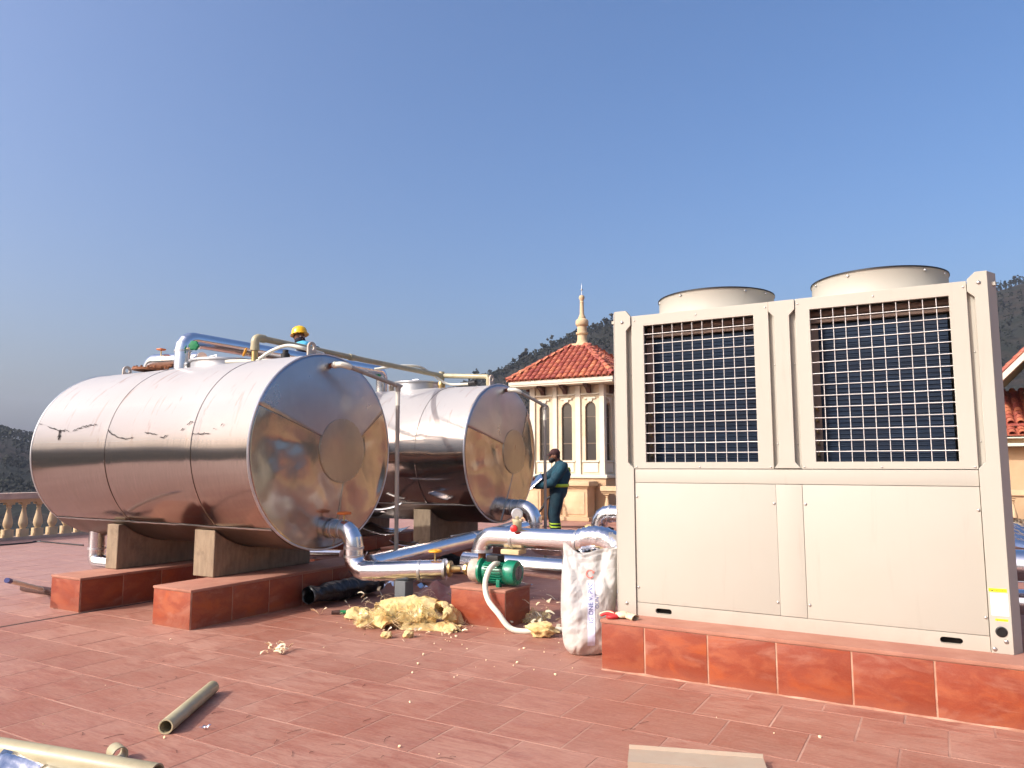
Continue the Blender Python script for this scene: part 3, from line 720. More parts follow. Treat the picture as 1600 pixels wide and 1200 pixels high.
# saddles and plinths
def clad_block(name, label, x0, x1, y0, y1, h, pitch_x=None, pitch_y=.415, capt=.022, offx=0, cat='plinth', group=None, dark=False):
    t = thing(name, label, cat, ((x0 + x1) / 2, (y0 + y1) / 2, 0), group)
    MB().box(x0 + .0035, x1 - .0035, y0 + .0035, y1 - .0035, -.004, h - capt).ob('core', 'cream_grout', t, 0)
    MB().box(x0 - .004, x1 + .004, y0 - .004, y1 + .004, h - capt + .001, h, .004).ob('cap_slab', 'cap', t, 30)
    g = .010; th = .012
    def run(a0, a1, p, off):
        out = []; a = a0
        first = off if off else p
        nxt = a0 + first
        while a < a1 - .02:
            b = min(nxt, a1)
            if a1 - b < .06: b = a1
            out.append((a, b)); a = b; nxt = b + p
        return out
    for a, b in run(x0, x1, pitch_x or (x1 - x0), offx):
        for ya, yb in ((y0, y0 + th), (y1 - th, y1)):
            MB().box(a + g / 2, b - g / 2, ya, yb, .003 + rng.uniform(0, .006), h - capt - .003, .003).ob('cladding_tile', 'clad', t, 30)
    for a, b in run(y0 + th, y1 - th, pitch_y, 0):
        for xa, xb in ((x0, x0 + th), (x1 - th, x1)):
            MB().box(xa, xb, a + g / 2, b - g / 2, .003 + rng.uniform(0, .006), h - capt - .003, .003).ob('cladding_tile', 'clad', t, 30)
    return t
def saddle(label, xa, xb, y0, y1, z0, ztop, tk):
    t = thing('concrete_saddle', label, 'saddle', ((xa + xb) / 2, (y0 + y1) / 2, z0), 'concrete saddles under the tanks')
    n = 24; top = []
    for i in range(n + 1):
        y = y0 + (y1 - y0) * i / n; zz = tk['z'] - math.sqrt(max(0, (R + .012) ** 2 - (y - tk['y']) ** 2)); top.append((y, min(ztop, zz)))
    poly = [(y0, z0)] + [(y1, z0)]; poly = [(y0, z0 + .002), (y1, z0 + .002)] + top[::-1]
    m = MB(); m.prism(poly, lambda a, b, d: (d, a, b), xa, xb); o = m.ob('saddle_beam', 'concrete', t, 20)
    bv = o.modifiers.new('bevel', 'BEVEL'); bv.width = .008; bv.segments = 2; bv.limit_method = 'ANGLE'
    return t
clad_block('tiled_plinth', 'red tiled plinth under the far left end of the near tank', -7.52, -7.035, 4.11, 6.45, .315)
clad_block('tiled_plinth', 'red tiled plinth under the middle of the near tank, beside the black roll', -5.985, -5.485, 4.14, 6.45, .328)
clad_block('tiled_plinth', 'shaded red plinth under the hidden left end of the rear tank', -7.9, -7.4, 7.5, 9.9, .325)
clad_block('tiled_plinth', 'shaded red plinth under the right end of the rear tank', -6.27, -5.77, 7.5, 9.9, .325)
saddle('grey concrete saddle on the leftmost plinth of the near tank', -7.60 + .11, -7.30, 4.62, 5.95, .315, .765, T1)
saddle('grey concrete saddle on the near tank plinth beside the black roll', -6.19, -5.90, 4.68, 5.9, .328, .768, T1)
saddle('grey concrete saddle under the hidden left end of the rear tank', -7.8, -7.52, 8.03, 9.2, .325, .80, T2)
saddle('sunlit topped concrete saddle under the right end of the rear tank', -6.16, -5.88, 8.03, 9.2, .325, .82, T2)

# ================================================================== PIPEWORK
PA = 'pipe_alu'
def pipe_thing(name, label, paths, r, mat=PA, bands=(), base=None, cat='pipe', n=40, bandmat='galv', group=None):
    base = base or paths[0][0]; t = thing(name, label, cat, tuple(base), group)
    for p in paths: MB().tube(p, r, n).ob('pipe_run', mat, t, 14)
    for c, ax in bands: ring(c, ax, r, .022, .006).ob('joint_band', bandmat, t, 50)
    return t
X_, Y_, Z_ = Vector((1, 0, 0)), Vector((0, 1, 0)), Vector((0, 0, 1))
# tank 1 outlet -> down -> pump suction
r1 = .089
yo = 5.355; zo = .765; zl = .40
pts = [(-5.12, yo, zo)] + arc((-4.80, yo, zo), X_, -Z_, .15, 4) + arc((-4.80, yo, zl), -Z_, X_, .14, 4) + [(-4.5, yo + .06, zl)]
suct = pipe_thing('suction_pipe', 'bent aluminium clad pipe from the near tank outlet down towards the pump', [pts, [(-4.52, yo + .055, zl), (-3.93, 5.62, zl + .03)]], r1,
    bands=[((-5.04, yo, zo), X_), ((-4.94, yo, zo), X_), ((-4.80, yo, .60), Z_), ((-4.80, yo, .525), Z_), ((-4.56, yo + .045, zl), (1, .15, 0)), ((-4.16, 5.53, zl + .015), (1, .42, .03)), ((-3.945, 5.615, zl + .03), (1, .42, .03))])
wheel_handle(suct, (-4.93, yo, zo + .15), Z_, .055, 'orangek', .07)
wheel_handle(suct, (-4.03, 5.58, zl + .19), Z_, .05, 'yellowk', .12)
MB().box(-4.36, -4.24, 5.42, 5.54, 0, zl + .01 - r1 + .004, .004).ob('pipe_support', 'dark_grey', suct, 20)
# tank 2 outlet and the cross manifold
r2 = .088
yo2 = 8.80; zo2 = .80
pipe_thing('tank_outlet_elbow', 'aluminium clad elbow leaving the rear tank end above the red valve', [[(-5.15, yo2, zo2)] + arc((-4.74, yo2, zo2), X_, -Z_, .2, 5) + [(-4.74, yo2, .45)] + arc((-4.74, yo2, .30), -Z_, X_, .12, 4) + [(-4.3, yo2, .30)]], .108,
    bands=[((-5.06, yo2, zo2), X_), ((-4.94, yo2, zo2), X_), ((-4.74, yo2, .60), Z_)])
pipe_thing('cross_pipe', 'straight aluminium clad pipe running back between the two tanks behind the suction pipe', [[(-4.72, 5.50, .44), (-4.75, 8.55, .56)]], r2, bands=[((-4.737, 7.3, .511), (0, 1, .04))])
# pump discharge -> upper pipe -> heat pump
rz = .735
px0 = -3.60
dis = pipe_thing('discharge_pipe', 'horizontal aluminium clad pipe from above the pump to the heat pump unit', [[(px0, 5.70, .60)] + arc((px0, 5.70, rz), Z_, X_, .12, 4) + [(-3.28, 5.70, rz), (-2.62, 5.70, rz + .005)]], .088,
    bands=[((-3.27, 5.70, rz), X_), ((px0, 5.70, .605), Z_), ((-2.66, 5.7, rz), X_)])
MB().tube([(px0, 5.70, .50), (px0, 5.70, .605)], .035, 20).ob('riser_stub', 'rust', dis)
# flexible corrugated bend and torn insulation
pts = smooth_path([(-2.64, 5.7, rz + .005), (-2.5, 5.71, rz + .035), (-2.36, 5.72, rz - .0), (-2.24, 5.73, rz - .12)], 7)
fl = thing('flexible_bend', 'crinkled silver bend on the pipe end beside the heat pump unit', 'pipe', (-2.45, 5.7, .7))
rr = [.098 + (.004 if i % 2 else -.004) for i in range(len(pts))]
MB().tube(pts, rr, 36).ob('corrugated_sleeve', 'foil', fl, 60)
MB().tube([(-2.56, 5.70, .66), (-2.555, 5.70, .50), (-2.55, 5.7, .38)], [.1, .098, .09], 28).ob('drop_sleeve', PA, fl, 20)
MB().lathe([(.1, 0), (.118, .015), (.108, .06), (.09, .075)], (-2.553, 5.7, .555), (0, 0, 1), 28).ob('torn_insulation', 'foam', fl, 40)
MB().tube([(-2.55, 5.7, .42), (-2.55, 5.7, .0)], .05, 20).ob('drop_leg', 'galv', fl)
# return line low behind the pump, upper far elbow
pipe_thing('return_pipe', 'low aluminium clad pipe running behind the green pump to the sack', [[(-4.35, 6.55, .375), (-2.3, 6.65, .345)]], .10, bands=[((-3.0, 6.62, .355), X_), ((-4.1, 6.56, .372), X_)])
pipe_thing('riser_elbow', 'small aluminium clad elbow rising behind the heat pump unit corner', [[(-3.11, 7.2, .0), (-3.11, 7.2, .7)] + arc((-3.11, 7.2, .87), Z_, X_, .12, 4) + [(-2.2, 7.2, .87)]], .085, bands=[((-2.98, 7.2, .87), X_), ((-3.11, 7.2, .72), Z_)])
# valve and gauge on the discharge pipe
g = thing('pressure_gauge', 'round pressure gauge on a beige valve above the pump pipe', 'gauge', (-3.25, 5.66, .82))
gp = aty(808, 803, 5.66)
MB().lathe([(.046, -.02), (.05, -.01), (.05, .018), (.043, .02), (.042, .016)], gp, (.5, -.85, .1), 28).ob('gauge_case', 'galv', g)
MB().lathe([(.041, 0), (.041, .002)], gp + Vector((.5, -.85, .1)).normalized() * .0165, (.5, -.85, .1), 28).ob('gauge_dial', 'dial', g)
vb = aty(808, 820, 5.66)
MB().lathe([(.025, -.10), (.03, -.06), (.04, -.04), (.04, .03), (.028, .045), (.028, .07), (.018, .08)], (vb.x, vb.y, vb.z), (0, 0, 1), 20).ob('valve_body', 'ppr', g)
MB().box(vb.x - .045, vb.x + .05, vb.y - .012, vb.y + .012, vb.z + .03, vb.z + .05, .004).ob('valve_lever', 'ppr', g)
kb = aty(803, 826, 5.60); q = Vector((.3, -.95, .1)).normalized()
MB().lathe([(.02, -.03), (.03, -.012), (.034, 0), (.03, .016), (.016, .022)], kb, q, 10).ob('red_knob', 'redk', g, 30)
MB().tube([kb, kb - q * .07], .009, 8).ob('knob_stem', 'brass', g)
MB().box(-3.36, -3.18, 5.62, 5.76, .60, .640, .006).ob('pipe_wedge', 'board', dis)
tag(MB().tube([(-2.84, 7.6, .05), (-2.75, 7.62, .28)], .06, 14).ob('orange_cap', 'orangek'), 'orange pipe end showing left of the white sack', 'pipe end')

# overflow pipes on the tank ends
def overflow(label, p0, pk, zend):
    p0 = Vector(p0); pk = Vector(pk); t = thing('overflow_pipe', label, 'pipe', (pk.x, pk.y, zend), 'overflow pipes on the tank ends')
    el = p0 + Vector((.14, 0, 0)); d = (pk - el).normalized()
    MB().tube([p0 + Vector((-.03, 0, 0)), p0 + Vector((.03, 0, 0))], .024, 16).ob('threaded_nipple', 'rust', t)
    MB().tube([p0 + Vector((.02, 0, 0)), el - X_ * .05, el - X_ * .02 + d * .005, el + d * .05, el + d * .09], [.026, .03, .03, .03, .027], 18).ob('elbow', 'white_pvc', t, 40)
    ring(p0 + Vector((.045, 0, 0)), X_, .028, .025, .006).ob('collar', 'white_pvc', t)
    MB().tube([el + d * .07, pk], .021, 16).ob('slanted_run', 'grey_pvc', t)
    MB().tube([pk - d * .045, pk + d * .012, pk - Z_ * .012, pk - Z_ * .06], [.026, .027, .027, .026], 16).ob('elbow', 'grey_pvc', t)
    MB().tube([pk - Z_ * .05, (pk.x, pk.y, pk.z - .2)], .0225, 16).ob('coupling', 'white_pvc', t)
    MB().tube([pk - Z_ * .19, (pk.x - .01, pk.y + .03, zend)], .021, 16).ob('drop_pipe', 'grey_pvc', t)
p = atx(622, 603, -4.72)
overflow('thin grey overflow pipe dropping from the near tank end', (-5.07, 5.285, 2.331), p, .18)
p = atx(851, 634, -4.72)
overflow('thin grey overflow pipe dropping from the rear tank end beside the worker', (-5.10, 8.692, 2.39), p, .0)

# ---- on top of the tanks
TZ1 = T1['z'] + R; TZ2 = T2['z'] + R
fa = pipe_thing('vent_pipe', 'low aluminium clad elbow at the far left on top of the near tank', [[(-7.99, 5.34, TZ1 - .03)] + arc((-7.99, 5.34, 2.575), Z_, X_, .09, 4) + [(-7.2, 5.44, 2.56)]], .085)
wheel_handle(fa, (-7.75, 5.3, 2.70), Z_, .042, 'orangek', .09)
fb = thing('flange_plate', 'rusty bolted flange lying under the leftmost pipe on the near tank', 'flange', (-7.85, 5.3, TZ1))
MB().lathe([(.20, 0), (.20, .026), (.1, .03)], (-7.80, 5.22, TZ1 + .012), (.03, .02, 1), 36).ob('flange_disc', 'rust', fb)
for k in range(16):
    a = 2 * PI * k / 16; MB().lathe([(.012, 0), (.012, .022)], (-7.80 + .178 * math.cos(a), 5.22 + .178 * math.sin(a), TZ1 + .036), (0, 0, 1), 6).ob('bolt', 'rust', fb, 0)
ft = pipe_thing('link_pipe', 'thick aluminium clad pipe bridging over from the near tank to the rear tank', [[(-7.25, 5.22, TZ1 - .05)] + arc((-7.25, 5.22, 2.775), Z_, Y_, .13, 4) + [(-7.26, 8.45, 2.775)] + arc((-7.25, 8.62, 2.775), Y_, -Z_, .1, 4) + [(-7.25, 8.62, TZ2 - .05)]], .085, bands=[((-7.27, 5.45, 2.775), Y_), ((-7.25, 5.22, 2.63), Z_), ((-7.27, 6.9, 2.775), Y_)])
def knob(par_, c, axis, R_, mat):
    ax = Vector(axis).normalized(); m = MB(); n = 30; prof = []
    q = ax.to_track_quat('Z', 'Y'); V = []; Fq = []
    for k, (rf, zz) in enumerate(((.5, -.3), (.95, -.25), (1, .1), (.85, .35), (.3, .4))):
        for j in range(n):
            a = 2 * PI * j / n; r_ = R_ * rf * (1 + .1 * math.cos(6 * a)); V.append(Vector(c) + q @ Vector((r_ * math.cos(a), r_ * math.sin(a), zz * R_)))
    for k in range(4):
        for j in range(n): Fq.append((k * n + j, k * n + (j + 1) % n, (k + 1) * n + (j + 1) % n, (k + 1) * n + j))
    Fq += [tuple(range(n))[::-1], tuple(4 * n + j for j in range(n))]
    m.add(V, Fq); m.ob('valve_knob', mat, par_, 40); MB().tube([Vector(c), Vector(c) - ax * R_ * 2.2], R_ * .22, 8).ob('knob_stem', 'brass', par_)
gk = aty(303, 540, 5.2); knob(ft, gk, (.55, -.82, .1), .055, 'greenk')
gk2 = aty(590, 587, 8.5); knob(ft, gk2, (.1, -.95, .1), .05, 'greenk')
fp = thing('plastic_pipe', 'beige plastic pipe running from the near tank top back to the rear tank', 'pipe', (-6.17, 5.3, TZ1))
MB().tube([(-6.18, 5.30, TZ1 - .03), (-6.18, 5.30, 2.56)], .034, 18).ob('brass_valve', 'brass', fp)
wheel_handle(fp, (-6.26, 5.24, 2.545), (-.6, -.6, .3), .04, 'yellowk', .05)
MB().lathe([(.047, 0), (.047, .04), (.04, .045)], (-6.18, 5.30, 2.565), (0, 0, 1), 20).ob('collar', 'ppr', fp)
MB().tube([(-6.18, 5.30, 2.60), (-6.18, 5.30, 2.64)] + arc((-6.18, 5.30, 2.705), Z_, Y_, .05, 4) + [(-6.18, 5.42, 2.705)], .044, 20).ob('elbow', 'ppr', fp, 30)
MB().tube([(-6.18, 5.38, 2.705), (-6.15, 7.0, 2.67), (-6.13, 8.6, 2.645)], .034, 20).ob('long_run', 'ppr', fp)
ring((-6.155, 6.75, 2.675), Y_, .034, .09, .007).ob('coupling', 'ppr', fp)
MB().tube([(-6.13, 8.6, TZ2 - .03), (-6.13, 8.6, 2.70)], .04, 18).ob('tee', 'ppr', fp)
MB().lathe([(.05, 0), (.055, .03), (.055, .06), (.045, .09)], (-6.13, 8.6, TZ2 + .0), (0, 0, 1), 18).ob('brass_valve', 'brass', fp)
MB().tube([(-6.13, 8.62, 2.645), (-5.36, 8.60, 2.585), (-5.34, 8.6, 2.55), (-5.34, 8.6, TZ2 - .02)], .034, 18).ob('short_run', 'ppr', fp)
def hose(label, pts, r, mat='white_pvc', k=8): return tag(MB().tube(smooth_path(pts, k), r, 12).ob('hose', mat), label, 'hose')
hose('white hose arching over the near tank top beside the lifting lug', [aty(405, 561, 5.2), aty(425, 548, 5.25), aty(450, 540, 5.3), aty(478, 545, 5.4), aty(505, 553, 5.8)], .018)
hose('thin white tube lying across the near tank behind the manhole', [(-6.5, 5.2, TZ1 + .03), (-6.3, 5.25, TZ1 + .025), (-5.9, 5.4, TZ1 + .02), (-5.5, 5.5, TZ1 + .0)], .02)
hose('white hose looping along the pipe over the rear tank', [aty(585, 577, 7.6), aty(620, 572, 7.8), aty(655, 573, 8.1), aty(675, 585, 8.4), aty(700, 600, 8.55), aty(730, 600, 8.6), (-5.55, 8.62, TZ2 + .02)], .018)
tag(MB().lathe([(.045, 0), (.045, .05), (.03, .06), (.03, .09)], aty(446, 556, 5.3) - Z_ * .03, (0, 0, 1), 12).ob('cable_gland', 'black'), 'small black fitting on the near tank under the white hose', 'fitting')
tag(MB().tube([(-5.62, 8.55, TZ2 + .035), (-5.5, 8.53, TZ2 + .04)], .035, 12).ob('hose_plug', 'black'), 'small black plug lying on the rear tank near its lug', 'fitting')

# ================================================================== PUMP
clad_block('pump_block', 'small red tiled block carrying the green pump', -3.79, -3.235, 5.49, 5.93, .315, pitch_x=.56, pitch_y=.44, cat='block')
pz = .435; py = 5.70
pu = thing('water_pump', 'green electric motor pump standing on the small red block', 'pump', (-3.42, py, .315))
bodyR = .088
MB().lathe([(.05, 0), (bodyR - .006, .01), (bodyR - .006, .26)], (-3.57, py, pz), (1, 0, 0), 40).ob('motor_body', 'green', pu)
for k in range(26):
    a = 2 * PI * k / 26
    if abs(math.sin(a) - 1) < .08: continue
    u = Vector((0, math.cos(a), math.sin(a))); v_ = Vector((0, -math.sin(a), math.cos(a))) * .0028; c0 = Vector((-3.535, py, pz))
    V = []
    for xx in (0, .19):
        for rr_ in (bodyR - .01, bodyR + .016):
            for s_ in (-1, 1): V.append(c0 + X_ * xx + u * rr_ + v_ * s_)
    MB().add(V, [(0, 1, 3, 2), (4, 6, 7, 5), (0, 4, 5, 1), (2, 3, 7, 6), (0, 2, 6, 4), (1, 5, 7, 3)]).ob('cooling_fin', 'green', pu, 0)
MB().lathe([(bodyR + .018, 0), (bodyR + .02, .02), (bodyR + .02, .085), (bodyR + .012, .105), (.062, .112), (.06, .104)], (-3.335, py, pz), (1, 0, 0), 44).ob('fan_cover', 'green', pu, 30)
fg = MB()
for k in range(7): fg.lathe([(.008 + .008 * k, 0), (.011 + .008 * k, 0), (.011 + .008 * k, .003), (.008 + .008 * k, .003), (.008 + .008 * k, 0)], (-3.228, py, pz), (1, 0, 0), 28, False, False)
fg.ob('fan_grille', 'galv', pu); MB().lathe([(.06, 0), (.06, .002)], (-3.232, py, pz), (1, 0, 0), 30).ob('fan_opening', 'hole', pu)
MB().lathe([(.115, -.022), (.115, 0), (.095, .012), (.07, .02)], (-3.575, py, pz), (1, 0, 0), 40).ob('front_flange', 'green', pu, 30)
MB().box(-3.52, -3.40, py - .06, py + .06, pz + bodyR - .005, pz + bodyR + .055, .008).ob('terminal_box', 'black', pu)
MB().lathe([(.07, -.10), (.098, -.085), (.105, -.04), (.098, 0), (.08, .015)], (-3.61, py, pz), (1, 0, 0), 36).ob('pump_housing', 'casti', pu, 40)
MB().tube([(-3.60, py, pz + .06), (-3.60, py, .51)], .045, 20).ob('discharge_neck', 'casti', pu)
MB().lathe([(.03, -.09), (.03, -.06), (.058, -.058), (.058, -.03), (.042, -.028), (.042, 0)], (-3.71, py, pz), (1, 0, 0), 8).ob('union_nut', 'brass', pu, 25)
MB().lathe([(.072, -.012), (.072, .012), (.036, .016), (.026, .1)], (-3.90, 5.635, pz - .0), (1, .33, 0), 32).ob('suction_flange', 'brass', pu, 30)
MB().tube([(-3.88, 5.645, pz), (-3.78, py, pz)], .03, 16).ob('suction_neck', 'casti', pu)
for xx in (-3.52, -3.38):
    for s_ in (-1, 1): MB().box(xx - .018, xx + .018, py + s_ * .075 - .02, py + s_ * .075 + .02, .3155, pz - .055, .004).ob('foot', 'green', pu)
hose('pale grey conduit curling from the pump motor down to the floor', [aty(779, 881, 5.66), aty(772, 882, 5.56), aty(763, 893, 5.47), aty(758, 915, 5.43), aty(763, 938, 5.40), aty(778, 958, 5.37), (-3.11, 5.40, .03), (-2.9, 5.50, .024), (-2.65, 5.72, .024), (-2.45, 5.8, .024)], .023)

# ================================================================== HEAT PUMP UNIT
UB = .33
base = clad_block('tiled_plinth', 'long red tiled base under the cream heat pump unit', -2.055, .47, 4.762, 6.35, .33, pitch_x=.414, offx=.307, capt=.024, cat='base')
V = []; Fq = []; k = 120
for i in range(k + 1):
    x = -2.05 + 2.5 * i / k; w_ = .012 + .02 * max(0, mnoise.noise((x * 5, 1, 1))) + .012 * max(0, mnoise.noise((x * 17, 4, 2))); hh = .006 + .012 * max(0, mnoise.noise((x * 6, 9, 3)) + .2)
    V += [(x, 4.7635, hh), (x, 4.762 - w_ * .5, hh * .6), (x, 4.762 - w_, .0006)]
for i in range(k):
    for q in range(2): Fq.append((i * 3 + q, i * 3 + q + 1, i * 3 + q + 4, i * 3 + q + 3))
m = MB(); m.add(V, Fq); m.ob('mortar_fillet', 'cream_grout', base, 60)
ac = thing('heat_pump_unit', 'large cream double fan heat pump unit with white wire grilles', 'heat pump', (-.865, 5.5, UB))
YF = 5.010
AM = 'ac'
def fbox(name, x0, x1, z0, z1, y0=YF, th=.03, b=.002, mat=AM, parent=ac): return MB().box(x0, x1, y0, y0 + th, z0, z1, b).ob(name, mat, parent, 30)
# carcass walls behind the front skin
MB().box(-1.995, .265, 5.10, 6.10, UB, UB + .02).ob('floor_pan', AM, ac, 0)
for xa, xb in ((-2.066, -2.062), (.3315, .3355)): MB().box(xa, xb, 5.105, 6.10, UB, 2.44).ob('side_panel', AM, ac, 0)
MB().box(-2.066, .3355, 6.101, 6.106, UB, 2.44).ob('back_panel', AM, ac, 0)
MB().box(-1.99, .26, 5.065, 5.07, UB + .02, 1.33).ob('inner_sheet', 'ac_in', ac, 0)
MB().box(-2.06, .33, 5.045, 6.10, 2.405, 2.425).ob('top_panel', AM, ac, 0)
def xz(poly, name, y0, y1, mat=AM, bevel=.002):
    m = MB(); m.prism(poly, lambda a, b, d: (a, d, b), y0, y1); o = m.ob(name, mat, ac, 20)
    if bevel: bv = o.modifiers.new('bevel', 'BEVEL'); bv.width = bevel; bv.segments = 2; bv.limit_method = 'ANGLE'
    return o
# corner posts: front skin with a notched inner edge, and an angled return
xz([(-2.019, UB), (-1.889, UB), (-1.889, 1.345), (-1.931, 1.385), (-1.931, 2.335), (-1.896, 2.372), (-1.896, 2.438), (-1.932, 2.483), (-2.019, 2.483)], 'corner_post', YF - .012, YF + .02)
xz([(.289, UB), (.289, 2.486), (.231, 2.486), (.188, 2.445), (.186, 2.374), (.222, 2.338), (.222, 1.385), (.184, 1.345), (.184, UB)], 'corner_post', YF - .012, YF + .02)
for xa, xb in ((-2.0195, -2.066), (.2895, .3355)):
    m = MB(); m.add([(xa, YF - .012, UB), (xb, YF + .085, UB), (xb, YF + .10, UB), (xa, YF + .02, UB), (xa, YF - .012, 2.483), (xb, YF + .085, 2.483), (xb, YF + .10, 2.483), (xa, YF + .02, 2.483)], [(0, 1, 5, 4), (1, 2, 6, 5), (2, 3, 7, 6), (3, 0, 4, 7), (4, 5, 6, 7), (3, 2, 1, 0)]); m.ob('post_return', AM, ac, 0)
for xa, xb in ((-1.985, -1.865), (-.955, -.752), (.16, .255)): MB().box(xa, xb, YF + .032, YF + .045, 1.34, 2.43).ob('groove_sheet', AM, ac, 0)
xz([(-.934, 1.345), (-.771, 1.345), (-.806, 1.385), (-.806, 2.335), (-.771, 2.372), (-.771, 2.438), (-.934, 2.438), (-.934, 2.372), (-.9, 2.335), (-.9, 1.385)], 'centre_post', YF - .010, YF + .02)
def grille(xa, xb, oa, ob_):
    za, zb, z0, z1 = 1.341, 2.440, 1.386, 2.362
    fr = MB()
    bm = bmesh.new()
    def quadring():
        V = [(xa, za), (xb, za), (xb, zb), (xa, zb), (oa, z0), (ob_, z0), (ob_, z1), (oa, z1)]
        vs0 = [bm.verts.new((p[0], YF, p[1])) for p in V]
        for i in range(4):
            j = (i + 1) % 4; bm.faces.new((vs0[i], vs0[j], vs0[4 + j], vs0[4 + i]))
    quadring(); g = bmesh.ops.extrude_face_region(bm, geom=bm.faces[:]); bmesh.ops.translate(bm, verts=[q for q in g['geom'] if isinstance(q, bmesh.types.BMVert)], vec=(0, .028, 0))
    fr.bm(bm); f = fr.ob('grille_frame', AM, ac, 20)
    bv = f.modifiers.new('bevel', 'BEVEL'); bv.width = .0025; bv.segments = 2; bv.limit_method = 'ANGLE'
    wm = MB(); nv = 11; nh = 14
    for k in range(1, nv): 
        x = oa - .006 + (ob_ - oa + .012) * k / nv; wm.tube([(x, YF + .014, z0 - .004), (x, YF + .014, z1 + .004)], .0025, 6)
    for k in range(1, nh):
        z = z0 - .008 + (z1 - z0 + .016) * k / nh + rng.uniform(-.0012, .0012); wm.tube([(oa - .004, YF + .0075, z), ((oa + ob_) / 2, YF + .0075, z + rng.uniform(-.0015, .0015)), (ob_ + .004, YF + .0075, z)], .0025, 6)
    wm.ob('wire_mesh', 'wire', f, 60)
    co = MB(); co.box(oa + .03, ob_ - .012, YF + .13, YF + .19, z0 - .04, 2.275); c = co.ob('coil', 'coil', ac, 0)
    for k in range(38):
        z = z0 - .02 + k * .0245
        if z > 2.26: break
        MB().tube([(oa + .032, YF + .128, z), (ob_ - .014, YF + .128, z)], .0042, 6).ob('coil_tube', 'coil', c, 60)
    MB().box(oa - .02, ob_ + .02, YF + .10, YF + .135, 2.288, 2.308, .003).ob('coil_rail', 'ac_in', ac)
    MB().tube([(oa - .02, YF + .15, 2.352), (ob_ + .02, YF + .15, 2.352)], .022, 14).ob('header_pipe', 'ac_in', ac)
    MB().box(oa - .03, oa + .028, YF + .14, YF + .16, z0 - .04, 2.28).ob('coil_end_sheet', 'ac_in', ac, 0)
    hp = MB()
    for k in range(5):
        z = z0 + .03 + k * .075; hp.tube(smooth_path([(oa + .012, YF + .12, z), (oa + .002, YF + .10, z + .012), (oa + .012, YF + .12, z + .03)], 4), .006, 6)
    hp.ob('return_bends', 'brass', ac)
    return f
g1 = grille(-1.893, -.937, -1.801, -1.034); g2 = grille(-.768, .184, -.681, .092)
MB().box(-.87, -.85, 5.07, 6.09, 1.33, 2.40).ob('partition', 'ac_in', ac, 0)
MB().box(-2.05, .32, 5.28, 6.09, 1.30, 1.32).ob('mid_shelf', 'ac_in', ac, 0)
fbox('mid_beam', -1.886, .181, 1.2445, 1.337)
fbox('lower_panel', -1.886, -.9322, .4205, 1.2415); fbox('lower_panel', -.7695, .1805, .4185, 1.2415)
fbox('centre_strip', -.9312, -.772, .4195, 1.2415, YF + .0004)
# bottom beam with two lifting slots
def slot_poly(xa, xb, zc_, h):
    r_ = h / 2; out = []
    for i in range(9): a = PI / 2 + PI * i / 8; out.append((xa + r_ + r_ * math.cos(a), zc_ + r_ * math.sin(a)))
    for i in range(9): a = -PI / 2 + PI * i / 8; out.append((xb - r_ + r_ * math.cos(a), zc_ + r_ * math.sin(a)))
    return out
bm = bmesh.new(); vo = [bm.verts.new((x, YF, z)) for x, z in ((-1.886, UB), (.181, UB), (.181, .4155), (-1.886, .4175))]; eds = [bm.edges.new((vo[i], vo[(i + 1) % 4])) for i in range(4)]
for xa, xb in ((-1.755, -1.640), (-.062, .052)):
    vv = [bm.verts.new((x, YF, z)) for x, z in slot_poly(xa, xb, .372, .036)]; eds += [bm.edges.new((vv[i], vv[(i + 1) % len(vv)])) for i in range(len(vv))]
bmesh.ops.triangle_fill(bm, use_beauty=True, edges=eds)
g_ = bmesh.ops.extrude_face_region(bm, geom=bm.faces[:]); bmesh.ops.translate(bm, verts=[q for q in g_['geom'] if isinstance(q, bmesh.types.BMVert)], vec=(0, .03, 0))
bb = MB().bm(bm).ob('bottom_beam', AM, ac, 15)
MB().box(-1.9, .19, YF + .0405, YF + .044, UB + .003, .415).ob('slot_backing', 'hole', ac, 0)
# cable grommet hole on the right post
MB().lathe([(.026, 0), (.029, .003), (.024, .006), (.021, .006)], (.237, YF - .012, .449), (0, -1, 0), 28, False, False).ob('cable_grommet', 'black', ac)
MB().lathe([(.025, 0), (.025, .0015)], (.237, YF - .012, .449), (0, -1, 0), 28).ob('cable_hole', 'hole', ac)
# screws
sm = MB().lathe([(.0085, 0), (.0082, .003), (.005, .0055), (.0015, .006)], (0, 0, 0), (0, -1, 0), 14).mesh('screw'); sm.materials.append(MT['screw']); sm.polygons.foreach_set('use_smooth', [True] * len(sm.polygons))
def screw(x, z, y=YF, s=1):
    o = bpy.data.objects.new('screw', sm); COL.objects.link(o); o.location = (x, y, z); o.scale = (s, s, s); par(o, ac)
for x in (-1.87, -1.42, -.955, -.752, -.31, .168):
    screw(x, 2.405, YF, .7); screw(x, 1.353, YF, .7)
for x, z in ((-1.874, 1.145), (-.945, 1.12), (-1.874, .52), (-.945, .50), (-.755, 1.12), (.170, 1.11), (-.755, .50), (.169, .517)): screw(x, z, YF, 1)
for x in (-1.912, -.79, -.915, .205):
    for z in (2.02, 1.50): screw(x, z, YF + .031, .6)
for x, z in ((-1.957, .407), (.2, .353), (.256, .398), (-1.96, 2.40), (.245, 2.42)): screw(x, z, YF - .012, 1.35)
